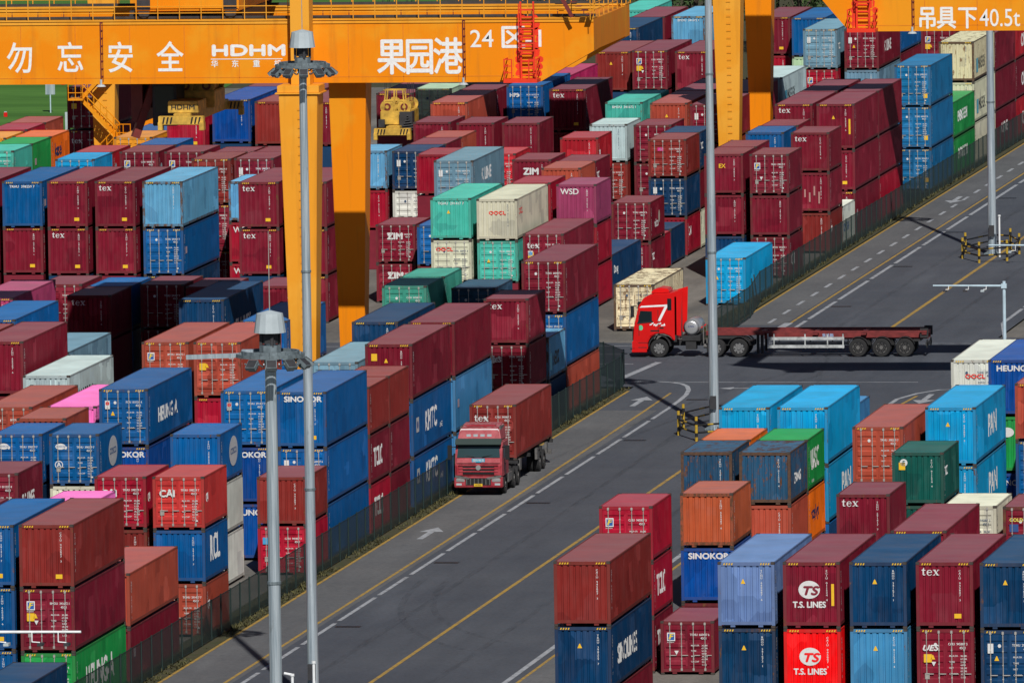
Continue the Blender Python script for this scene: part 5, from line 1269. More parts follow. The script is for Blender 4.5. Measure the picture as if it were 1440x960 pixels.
# ------------------------------------------------------------------ light masts
def mast(x, y, zring, label, r0, r1, cage=None, half=False):
    root = thing('light_mast', label, 'light mast', (x, y, 0), 0, 'tall floodlight masts')
    p = MB(); nseg = 3; zt = zring+.55
    for k in range(nseg):
        a, c = k/nseg, (k+1)/nseg
        p.tube((0, 0, zt*a), (0, 0, zt*c-.02), r0+(r1-r0)*a, r0+(r1-r0)*c, n=12)
    part('pole', p, 'pole', root, smooth=False)
    for k in range(1, nseg):
        z = zt*k/nseg; p = MB(); p.tube((0, 0, z-.05), (0, 0, z+.05), (r0+(r1-r0)*k/nseg)+.03, n=12); part('joint_collar', p, 'poleband', root)
    p = MB(); p.tube((0, 0, 0), (0, 0, .05), .55, n=12)
    for k in range(8):
        a = k*math.pi/4; p.tube((.44*math.cos(a), .44*math.sin(a), .03), (.44*math.cos(a), .44*math.sin(a), .14), .035, n=6)
        p.beam((.22*math.cos(a), .22*math.sin(a), .2), (.5*math.cos(a), .5*math.sin(a), .05), .02, .14)
    part('base_flange', p, 'poleband', root)
    # ring of floodlights
    p = MB(); n = 22
    for rr, zz in ((1.18, zring), (1.0, zring+.1), (.8, zring+.02)):
        for k in range(n):
            a, c = 2*math.pi*k/n, 2*math.pi*(k+1)/n
            p.beam((rr*math.cos(a), rr*math.sin(a), zz), (rr*math.cos(c), rr*math.sin(c), zz), .09, .12)
    for k in range(6):
        a = math.pi*k/3+.3; p.beam((r1, 0, zring), (r1, 0, zring+.01), .02, .02); p.beam((r1*math.cos(a), r1*math.sin(a), zring+.05), (1.1*math.cos(a), 1.1*math.sin(a), zring+.05), .08, .12)
    p.tube((0, 0, zring-.15), (0, 0, zring+.35), r1+.2, r1+.2, n=10)
    part('lamp_ring', p, 'poleband', root)
    fl = MB(); fl.box(-.19, .19, 0, .15, -.26, .14); fl.box(-.14, .14, .14, .26, -.2, .08); fl.box(-.165, .165, -.012, 0, -.23, .11, 1); fl.beam((-.27, .02, -.05), (-.27, .3, .1), .04, .05); fl.beam((.27, .02, -.05), (.27, .3, .1), .04, .05)
    fm = fl.mesh('floodlight', ['poleband', 'dark'])
    for k in range(12):
        a = 2*math.pi*k/12+.2
        if half and math.cos(a) < -.35: continue
        o = link('floodlight', fm, root, (1.36*math.cos(a), 1.36*math.sin(a), zring-.16), (R(-50), 0, a+R(90)))
    p = MB(); zc = zring+.8
    for a in range(4):
        c = a*math.pi/2+.4; p.beam((.33*math.cos(c), .33*math.sin(c), zring+.3), (.33*math.cos(c), .33*math.sin(c), zc), .1, .1)
    p.tube((0, 0, zring+.42), (0, 0, zc), r1+.1, n=10)
    part('cap_bracket', p, 'dark', root)
    p = MB(); p.tube((0, 0, zc), (0, 0, zc+.68), .57, .47, n=14); p.tube((0, 0, zc+.68), (0, 0, zc+.78), .47, .08, n=14)
    part('pole_cap', p, 'lampcap', root)
    p = MB(); p.tube((0, 0, zc+.76), (0, 0, zc+3.6), .022, .012, n=5); part('lightning_rod', p, 'galv', root)
    p = MB(); p.box(-.16, .16, -r0-.2, -r0+.02, 1.2, 1.9); part('control_box', p, 'dark', root)
    if half:
        p = MB(); p.beam((-.2, 0, zring+.02), (-3.0, -.15, zring-.06), .1, .16); p.box(-1.0, -.6, -.15, .1, zring+.1, zring+.2); part('swing_arm', p, 'pole', root)
    return root
mast(9.9+20.6, -105, 25.38, 'grey floodlight mast with half ring and swing arm, nearest the camera', .25, .2, half=True)
mast(12.4, 7.3, 28.35, 'grey floodlight mast with full lamp ring in front of the orange girder', .25, .17)
mast(12.0, 138.1, 28.4, 'grey floodlight mast crossing the red trailer truck', .27, .17)
mast(13.1, 256.6, 28.4, 'grey floodlight mast standing on far road inside striped guard rail', .27, .17)
def guard(x, y, label, rx=1.55, ry=6.2):
    root = thing('guard_rail', label, 'guard rail', (x, y, 0), 0, 'striped guard rails round mast feet')
    pts = [(-rx, -ry*.45), (-.1, -ry), (rx*.95, -ry*.75), (rx*1.05, ry*.1), (.6, ry*.75), (-rx*.5, ry*.9), (-rx*1.2, ry*.2)]
    post = MB()
    for k in range(6): post.tube((0, 0, k*.22), (0, 0, (k+1)*.22), .08, n=8, m=1 if k in (0, 2, 3, 5) else 0)
    pm = post.mesh('post', ['black', 'dullyel'])
    for px, py in pts: link('post', pm, root, (px, py, 0))
    r = MB()
    for (xa, ya), (xb, yb) in zip(pts, pts[1:]+pts[:1]):
        for z in (.45, .85):
            for k in range(6):
                a, c = k/6, (k+1)/6; r.tube((xa+(xb-xa)*a, ya+(yb-ya)*a, z), (xa+(xb-xa)*c, ya+(yb-ya)*c, z), .055, n=6, m=1 if k == 2 else 0)
    part('rail', r, ['black', 'dullyel'], root)
guard(12.0, 138.1, 'black and yellow guard rail round mast foot at the crossing'); guard(13.1, 256.6, 'black and yellow guard rail round mast foot on far road')

# ------------------------------------------------------------------ camera arms
def gate_arm(x, y, z, length, label, mat='bluepost', flip=1, drop=(.25, .5, .78), post=True, bs=1.0):
    root = thing('camera_arm', label, 'camera pole', (x, y, 0), 0, 'camera poles with sideways arms')
    p = MB(); p.tube((0, 0, 0), (0, 0, z+.25), .1, .085, n=8); p.box(-.14, .14, -.14, .14, z-.12, z+.12); part('post', p, mat, root)
    p = MB(); p.tube((0, 0, z), (-flip*length, 0, z+.02), .065, .045, n=8); part('arm', p, mat, root)
    for k, f in enumerate(drop):
        p = MB(); xx = -flip*length*f
        p.tube((xx, -.06, z), (xx, -.06, z-.32*bs), .022, n=6); p.tube((xx, -.06, z-.32*bs), (xx-flip*.28*bs, -.06, z-.34*bs), .022, n=6)
        part('bracket', p, 'whitepost', root)
        p = MB(); p.box(xx-flip*.32*bs-.09, xx-flip*.32*bs+.09, -.35, .05, z-.34*bs-.1, z-.34*bs-.01); part('camera_head', p, 'dark' if k else 'lampcap', root)
gate_arm(30.0, 120, 9.27, 3.75, 'pale blue camera pole with arm above right stacks', bs=.55)
gate_arm(17.4, 250.0, 1.12, 3.75, 'pale blue barrier arm in front of the far striped guard rail', drop=(.55,))
gate_arm(20.2, -122, 17.36, 6.55, 'white camera arm across the maroon doors at lower left', 'whitepost', -1, (.56, .74, .88))
for x, y, z, h, lb in ((13.75, 255.0, 2.55, 0, 'thin white pole close beside the far mast foot'), (16.24, -20, 4.4, .35, 'short white hooked rod top at bottom edge between masts'), (17.16, -20, 4.94, 0, 'white rod top just right of the tall mast at bottom edge')):
    root = thing('white_rod', lb, 'post', (x, y, 0)); p = MB(); p.tube((0, 0, 0), (0, 0, z), .06, n=8); p.tube((0, 0, z), (0, 0, z+.1), .09, n=8)
    if h: p.tube((0, 0, z+.05), (-h, 0, z+.12), .06, n=8)
    part('rod', p, 'whitepost', root)

# ------------------------------------------------------------------ gantry cranes
def gantry(name, label, xl, xr, yf, yr, gx0, gx1, zb=20.6, zt=23.85, legs=(1, 1), left_legs=(1, 1), trolley=None, slope_end=None, slope_start=None, stairs=False):
    """yf, yr: front faces of the front and rear legs; gx0..gx1 girder extent"""
    root = thing(name, label, 'crane', ((xl+xr)/2, (yf+yr)/2, 0), 0, 'orange gantry cranes')
    ox, oy = (xl+xr)/2, (yf+yr)/2
    def P(nm, mb, mat, **k):
        mb.v = [(a-ox, c-oy, d) for a, c, d in mb.v]; return part(nm, mb, mat, root, **k)
    gy = ((yf+2.15, yf+3.6), (yr-1.75, yr-.3))
    for i, (y0, y1) in enumerate(gy):
        poly = [(gx0, zb), (gx1, zb), (gx1, zt), (gx0, zt)]
        if slope_end: poly = [(gx0, zb), (gx1-slope_end[0], zb), (gx1, zb+slope_end[1]), (gx1, zt), (gx0, zt)]
        if slope_start: poly = [(gx0, zb+slope_start[1]), (gx0+slope_start[0], zb)]+poly[1:-1]+[(gx0, zt)]
        gd = P('girder', MB().prism(poly, y0, y1), 'crane')
        m = MB(); n = int((gx1-gx0-4)/2.9)
        for k in range(n): x = gx0+4+k*2.9; m.box(x-.02-ox, x+.02-ox, y0-.010-oy, y0-.002-oy, zb+.06, zt-.2)
        m.box(gx0+3-ox, gx1-3-ox, y0-.010-oy, y0-.002-oy, zb+.30, zb+.33)
        part('weld_seam', m, 'seam', gd)
        m = MB(); m.box(gx0, gx1, y0-.05, y0+.02, zt-.14, zt+.03); m.box(gx0, gx1, y0-.10, y1+.3, zt+.03, zt+.09)
        P('walkway', m, 'crane_leg')
        m = MB(); yy = y0-.07 if i == 0 else y1+.25; n = int((gx1-gx0)/1.15)
        for k in range(n+1):
            x = gx0+(gx1-gx0)*k/n; m.tube((x, yy, zt+.09), (x, yy, zt+1.2), .026, n=5)
        for z in (.45, .8, 1.18): m.tube((gx0, yy, zt+z), (gx1, yy, zt+z), .024, n=5)
        P('railing', m, 'crane_leg')
        m = MB(); n = int((gx1-gx0)/1.4)
        for k in range(n): m.box(gx0+.7+k*1.4, gx0+.74+k*1.4, y0-.03, y0-.001, zt-.62 if i else zt-.01, zt-.15 if i else zt)
        if i: P('stiffener', m, 'cabred')
        m = MB(); m.box(gx0, gx1, (y0+y1)/2-.06, (y0+y1)/2+.06, zt+.09, zt+.24); P('trolley_rail', m, 'dark')
    for xe in ((gx1-1.25, gx1),) + (((gx0, gx0+1.25),) if slope_start else ()):
        zl = zb+(slope_end[1] if slope_end and xe[1] == gx1 else slope_start[1] if slope_start else 0)
        m = MB(); m.box(xe[0], xe[1]-.004, gy[0][1], gy[1][0], zl+.03, zt-.02); P('end_beam', m, 'crane')
        m = MB()
        for k in range(10): m.tube((xe[1]-.05, gy[0][0]-.8+k*1.6, zt), (xe[1]-.05, gy[0][0]-.8+k*1.6, zt+1.2), .026, n=5)
        for z in (.45, .8, 1.18): m.tube((xe[1]-.05, gy[0][0]-.8, zt+z), (xe[1]-.05, gy[1][1], zt+z), .024, n=5)
        P('railing', m, 'crane_leg')
    for xc, flags in ((xl, left_legs), (xr, legs)):
        for j, yl in enumerate((yf, yr)):
            if not flags[j]: continue
            sg = 1
            m = MB(); a, c = 1.02, .56; zc = zb-.45
            m.add([(xc-c, yl+.35, 1.6), (xc+c, yl+.35, 1.6), (xc+c, yl+1.5, 1.6), (xc-c, yl+1.5, 1.6), (xc-a, yl, zc), (xc+a, yl, zc), (xc+a, yl+1.9, zc), (xc-a, yl+1.9, zc)],
                  [(0,3,2,1),(4,5,6,7),(0,1,5,4),(1,2,6,5),(2,3,7,6),(3,0,4,7)])
            m.box(xc-1.2, xc+1.2, yl-.12, yl+2.0, zc, zc+.09)
            m.box(xc-1.1, xc+1.1, yl+.02, yl+1.92, zc+.09, zb-.002)
            lg = P('leg', m, 'crane_leg' if j == 0 else 'crane', bevel=.02)
            if j == 0:
                m = MB()
                for k in range(38): m.tube((xc-.02, yl-.09+.35*(1-k/38), 2+k*.47), (xc+.26, yl-.09+.35*(1-k/38), 2+k*.47), .014, n=5)
                m.v = [(p-ox, q-oy, r) for p, q, r in m.v]; part('rung', m, 'seam', lg)
                m = MB(); m.box(xc-.5, xc+.5, yl+.9, yl+2.1, zb+.002, zt+3.6); P('tower_post', m, 'crane_leg')
        if flags[0] or flags[1]:
            m = MB(); m.box(xc-.75, xc+.75, yf-1.5, yr+3.2, .9, 1.75); P('sill_beam', m, 'crane', bevel=.03)
            for yb in (yf-.2, yr+1.9):
                m = MB(); m.box(xc-.5, xc+.5, yb-1.9, yb+1.9, .45, .95); bo = P('bogie', m, 'dark')
                for dy in (-1.4, -.5, .5, 1.4):
                    m = MB(); m.tube((xc-.25-ox, yb+dy-oy, .26), (xc+.25-ox, yb+dy-oy, .26), .34, n=14); part('wheel', m, 'rimd', bo)
    return root, P, ox, oy
# crane 1: the near one with the big lettering
c1, P1, ox1, oy1 = gantry('gantry_crane', 'orange gantry crane with white Chinese lettering along its near girder', -43.9, -5.75, 110.55, 125.9, -48.0, 9.55, slope_end=(2.85, 1.6))
GX = lambda px: -132.49+110.6+.03766*px
GZ = lambda py: 24.01-(py-28)*.0368
yface = 112.7-.012
def sign(txt, px, py, h, bold=.0, xs=1.0, root=c1, y=yface, ox=ox1, oy=oy1, gx=GX, gz=GZ, color=(.80, .80, .78), shear=0):
    """lettering whose cap height spans py..py+h in girder units"""
    size = h*.0368/.80
    me = text_mesh(txt, size, bold, xs, 1.0, 'LEFT', 'BOTTOM_BASELINE', 1.0, 'mark', shear)
    return link('lettering', me, root, (gx(px)-ox, y-oy, gz(py+h)), FRONT, color)
for ch, px in (('勿', 8), ('忘', 79), ('安', 150), ('全', 220)): sign(ch, px, 63, 37, .012, .86)
for ch, px in (('果', 529), ('园', 568), ('港', 608)): sign(ch, px+1, 60, 44, .017, .80)
sign('24', 661, 43, 28, .005, 1.0); sign('区', 703, 42, 28, .025, 1.1); sign('-1', 738, 43, 28, .005, 1.1)
sign('HDHM', 297, 64, 17, .055, 1.72)
for ch, px in (('华', 297), ('东', 326), ('重', 356), ('机', 386)): sign(ch, px, 88, 8.5, .02, 1.0)
m = MB(); m.box(GX(297), GX(398), yface-.002, yface, GZ(86)-.02, GZ(86)+.02); P1('lettering_rule', m, 'white')
def red_ladder(P, x0, x1, px0, px1, y, zt, zb, gz):
    m = MB()
    for x in (x0, x1): m.beam((x, y-.25, zb), (x, y-.25, zt+1.0), .09, .09)
    n = int((zt-zb)/.38)
    for k in range(n+2): m.beam((x0, y-.25, zb+.2+k*.38), (x1, y-.25, zb+.2+k*.38), .05, .09)
    for x in (x0-.05, x1+.05): m.beam((x, y-.62, zb+1.5), (x, y-.62, zt+.9), .05, .05)
    for k in range(5):
        z = zb+1.5+k*(zt-zb-1.5)/4
        for a, c in (((x0, y-.25), (x0-.05, y-.62)), ((x0-.05, y-.62), (x1+.05, y-.62)), ((x1+.05, y-.62), (x1, y-.25))): m.beam((*a, z), (*c, z), .04, .07)
    P('ladder', m, 'ladder')
    m = MB(); m.box(px0, px1, y-1.3, y-.05, zb-.12, zb+.06)
    for x in (px0+.04, (px0+px1)/2-.45, (px0+px1)/2+.45, px1-.04): m.beam((x, y-1.26, zb), (x, y-1.26, zb+1.1), .06, .06)
    for z in (.4, .75, 1.1):
        m.beam((px0, y-1.26, zb+z), ((px0+px1)/2-.45, y-1.26, zb+z), .05, .05); m.beam(((px0+px1)/2+.45, y-1.26, zb+z), (px1, y-1.26, zb+z), .05, .05)
        for x in (px0+.04, px1-.04): m.beam((x, y-1.26, zb+z), (x, y-.05, zb+z), .05, .05)
    P('work_platform', m, 'ladder')
    m = MB(); rr = random.Random(9)
    for k in range(9):
        for x in (x0-.16, x1+.16):
            cx, cz, q = x+rr.uniform(-.12, .12), zb+.3+k*.36, rr.uniform(.16, .26)
            m.add([(cx+q*math.cos(t*.52)*rr.uniform(.8, 1.1), y-.006, cz+q*math.sin(t*.52)) for t in range(12)], [tuple(range(12))])
    P('overspray', m, 'ladder')
red_ladder(P1, GX(734), GX(752), GX(713), GX(760), 112.7, 23.8, 20.75, GZ)
def conduit(P, x, y, zt, zb):
    m = MB(); m.tube((x, y-.06, zb+.15), (x, y-.06, zt), .035, n=6); m.tube((x+.1, y-.06, zb+.15), (x+.1, y-.06, zt), .02, n=5)
    for k in range(8): m.box(x-.03, x+.13, y-.08, y-.02, zb+.4+k*.4, zb+.44+k*.4)
    P('conduit', m, 'cabred')
    m = MB(); m.tube((x, y-.12, zb-.02), (x, y-.12, zb+.25), .06, n=8); m.tube((x, y-.12, zb-.12), (x, y-.12, zb-.02), .26, .16, n=12); P('work_lamp', m, 'lampcap')
conduit(P1, GX(142), 112.7, 23.85, 20.6); conduit(P1, GX(652), 112.7, 23.85, 20.6)
# trolley on top with its wheels, and the operator cab below
tx = GX(262)
m = MB(); m.box(tx-2.75, tx+2.75, 113.2, 124.6, 24.35, 25.5); m.box(tx-2.2, tx+2.0, 114.2, 123.6, 25.5, 27.3); tro = P1('trolley', m, 'crane', bevel=.04)
m = MB(); m.box(tx-4.1, tx+3.4, 113.6, 124.2, 25.7, 29.6); P1('machinery_house', m, 'crane', bevel=.05)
for x in (tx-2.3, tx+2.3):
    for y in (113.35, 124.2):
        m = MB(); m.tube((x-ox1, y-.12-oy1, 24.3), (x-ox1, y+.12-oy1, 24.3), .3, n=14); m.box(x-.35-ox1, x+.35-ox1, y-.2-oy1, y-.13-oy1, 24.45, 25.0); part('wheel', m, 'dark', tro)
m = MB(); m.box(tx-2.35, tx-1.05, 115.5, 118.0, 18.2, 20.5); m.box(tx-2.5, tx-.9, 115.3, 118.2, 20.5, 20.65); m.box(tx-3.4, tx+2.6, 115.0, 122.6, 20.65, 24.3)
cabn = P1('operator_cab', m, 'dark', bevel=.04)
m = MB(); m.box(tx-2.2-ox1, tx-1.2-ox1, 115.46-oy1, 115.49-oy1, 18.9, 20.3); part('window', m, 'glass', cabn)
m = MB(); m.box(tx-3.5, tx-2.9, 115.6, 121.5, 18.4, 20.6); m.beam((tx-2.2, 116, 20.9), (tx-3.3, 115.5, 17.6), .4, .4); m.box(tx-3.4, tx-1.9, 118, 121.5, 19.0, 20.6); P1('machinery_frame', m, 'cabred')
# white stair tower look on the end of the walkway
m = MB()
for k in range(6): m.box(GX(790)+k*.28, GX(790)+k*.28+.3, 112.0, 112.6, 25.2-k*.22, 25.24-k*.22)
m.beam((GX(788), 112.0, 25.4), (GX(808), 112.0, 24.0), .06, .2); P1('walkway_stair', m, 'cabred')
def spreader(name, label, x, y, z, L, ztop, text=True, grp='crane spreaders'):
    root = thing(name, label, 'spreader', (x, y, z), 0, grp)
    m = MB(); m.box(-.45, .45, .35, L-.35, .1, .62); part('main_beam', m, 'spreader', root, bevel=.03)
    for yy in (0, L-.45):
        m = MB(); m.box(-1.2, 1.2, yy, yy+.45, .05, .5); m.box(-1.22, -.98, yy-.06, yy+.5, -.25, .2); m.box(.98, 1.22, yy-.06, yy+.5, -.25, .2); e = part('end_beam', m, 'spreader', root, bevel=.02)
        m = MB()
        for s in (-1, 1):
            for k in range(3): xx = s*(.55+k*.2); m.quad((xx-.05, yy-.008, .1), (xx+.04, yy-.008, .1), (xx+.12, yy-.008, .46), (xx+.03, yy-.008, .46))
        part('hazard_stripe', m, 'black', e)
    m = MB(); m.box(-1.0, 1.0, L*.5-1.6, L*.5+1.6, .64, 1.55); m.box(-.75, .75, L*.5-1.3, L*.5+1.3, 1.55, 2.0); hb = part('head_block', m, 'spreader', root, bevel=.04)
    if False: link('lettering', text_mesh('HDHM', .42, .03, 1.2, 1, 'CENTER', 'CENTER'), hb, (0, L*.5-1.612, 1.1), FRONT, (.02, .02, .02))
    if text:
        m = MB(); m.box(-.8, .8, .7, 3.2, .62, 1.25); fb = part('equipment_box', m, 'spreader', root, bevel=.03); link('lettering', text_mesh('HDHM', .36, .03, 1.2, 1, 'CENTER', 'CENTER'), fb, (0, .69, .92), FRONT, (.02, .02, .02)); text = False
    for sx in (-.7, .7):
        for sy in (-.8, .8):
            m = MB(); yq = L*.5+sy*1.75; m.tube((sx*.8, yq-.1, 1.8), (sx*.8, yq+.1, 1.8), .46, n=22); m.tube((sx*.8, yq-.13, 1.8), (sx*.8, yq+.13, 1.8), .24, .24, n=22, m=1); m.tube((sx*.8, yq-.17, 1.8), (sx*.8, yq+.17, 1.8), .12, n=10, m=0); part('sheave', m, ['spreader', 'cabred'], hb)
    if L < 8:
        m = MB()
        for sx in (-.8, -.1, .6):
            for sy in (-1.5, -.6): m.beam((sx, L*.5+sy, 1.5), (sx*.8, L*.5+sy, 2.9), .08, .08)
        for z in (2.2, 2.9):
            for sy in (-1.5, -.6): m.beam((-.8, L*.5+sy, z), (.6, L*.5+sy, z), .06, .06)
        part('guard_frame', m, 'spreader', hb)
        m = MB(); m.box(.3, 1.15, L*.5-1.9, L*.5-1.0, .3, 1.5); m.box(-1.1, -.7, L*.5-1.85, L*.5-1.1, .5, 1.0)
        for k in range(6): m.tube((.4+.1*k, L*.5-1.95, .4+.17*k), (1.3-.1*k, L*.5-1.95, .5+.15*k), .05, n=6)
        part('hydraulics', m, 'dark', hb)
    for sx in (-.75, .75):
        for sy in (-.8, .8):
            m = MB(); m.tube((sx, L*.5+sy-.3, 2.1), (sx*1.1, L*.5+sy*1.8-.3, ztop-z), .022, n=5); m.tube((sx, L*.5+sy+.3, 2.1), (sx*1.1, L*.5+sy*1.8+.3, ztop-z), .022, n=5); part('rope', m, 'dark', root)
    return root
spreader('container_spreader', 'yellow spreader with black lettering hanging under the near orange girder', GX(258)-.3, 113.3, 18.35, 12.2, 24.2)

# crane 2: right yard, only its cantilever end shows
X2L = 17.75
c2, P2, ox2, oy2 = gantry('gantry_crane', 'orange gantry crane at upper right with load limit lettering', 46.0, 84.0, 150.85, 166.2, 15.0, 92.0, slope_start=(2.7, 3.2), legs=(1, 1))
G2X = lambda px: 17.7+(px-1200)*.0390
G2Z = lambda py: 20.6+(40-py)*.0390
def sign2(t, px, py, h, bold, xs): sign(t, px, py, h*1.06, bold, xs, c2, 153.0-.012, ox2, oy2, G2X, G2Z)
for ch, px in (('吊', 1297), ('具', 1324), ('下', 1354)): sign2(ch, px, 5, 27, .02, .84)
sign2('40.5t', 1385, 4, 28, .003, .80)
red_ladder(P2, G2X(1212), G2X(1230), G2X(1201), G2X(1241), 153.0, 23.8, 20.75, G2Z)
conduit(P2, G2X(1290), 153.0, 23.85, 20.6)
# crane 3: far crane, legs show
c3, P3, ox3, oy3 = gantry('gantry_crane', 'orange gantry crane far behind whose two tapered legs flank the third mast', -46.6, -5.75, 272.05, 286.9, -50.5, 9.5, slope_end=(2.85, 1.6))
# stair on its left front leg
m = MB()
for (xa, za), (xb, zb_) in (((-45.3, 6.55), (-47.8, 9.15)), ((-47.8, 9.2), (-45.2, 11.9)), ((-47.9, 3.9), (-45.3, 6.5)), ((-45.3, 1.4), (-47.9, 3.85))):
    for yy in (270.9, 271.6): m.beam((xa, yy, za), (xb, yy, zb_), .06, .24)
    for t in range(12): f = t/12; m.box(xa+(xb-xa)*f-.12, xa+(xb-xa)*f+.12, 270.9, 271.6, za+(zb_-za)*f, za+(zb_-za)*f+.04)
    for t in range(7): f = t/6; m.tube((xa+(xb-xa)*f, 270.88, za+(zb_-za)*f), (xa+(xb-xa)*f, 270.88, za+(zb_-za)*f+1.05), .03, n=5)
    for q in (.55, 1.05): m.tube((xa, 270.88, za+q), (xb, 270.88, zb_+q), .035, n=5)
for xa, xb, z in ((-48.6, -47.6, 9.1), (-45.5, -44.5, 6.5), (-48.7, -47.7, 3.85), (-45.4, -44.4, 11.9)):
    m.box(xa, xb, 270.5, 271.9, z, z+.12)
    for x in (xa+.03, (xa+xb)/2, xb-.03): m.tube((x, 270.5, z), (x, 270.5, z+1.05), .03, n=5)
    for q in (.5, 1.05): m.tube((xa, 270.5, z+q), (xb, 270.5, z+q), .03, n=5)
P3('stair', m, 'crane')
spreader('container_spreader', 'yellow spreader with round sheaves hanging far behind the rear orange leg', -28.55, 277.5, 6.2, 6.2, 21.0, False)

# ------------------------------------------------------------------ trucks (built nose towards -y, then turned)
def wheel(parent, x, y, r=.52, wd=.3, side=1, rim='rim', dual=False):
    m = MB()
    for q in ((0,) if not dual else (0, -side*.36)):
        pr = [(-wd/2, r*.62), (-wd/2, r*.93), (-wd/2+.05, r), (wd/2-.05, r), (wd/2, r*.93), (wd/2, r*.62)]; n = 28; o = []
        vs = [(q+a, rad*math.cos(2*math.pi*k/n), rad*math.sin(2*math.pi*k/n)) for k in range(n) for a, rad in pr]; p = len(pr)
        m.add(vs, [(k*p+i, k*p+i+1, ((k+1) % n)*p+i+1, ((k+1) % n)*p+i) for k in range(n) for i in range(p-1)])
    t = part('wheel', m, 'tyre', parent, loc=(x, y, r))
    m = MB(); f = side*wd*.34
    m.tube((f-side*.1, 0, 0), (f, 0, 0), r*.60, n=26); m.tube((f, 0, 0), (f+side*.05, 0, 0), r*.24, r*.19, n=14)
    for k in range(10): a = k*.628; m.tube((f, r*.33*math.cos(a), r*.33*math.sin(a)), (f+side*.03, r*.33*math.cos(a), r*.33*math.sin(a)), .022, n=6)
    part('rim', m, rim, t)
    m = MB()
    if rim == 'rimd': m.tube((f+side*.001, 0, 0), (f+side*.012, 0, 0), r*.50, n=26)
    for k in range(8): a = k*.785+.2; m.tube((f+side*.002, r*.5*math.cos(a), r*.5*math.sin(a)), (f+side*.006, r*.5*math.cos(a), r*.5*math.sin(a)), r*.085, n=8)
    part('rim_hole', m, 'black', t)
    return t

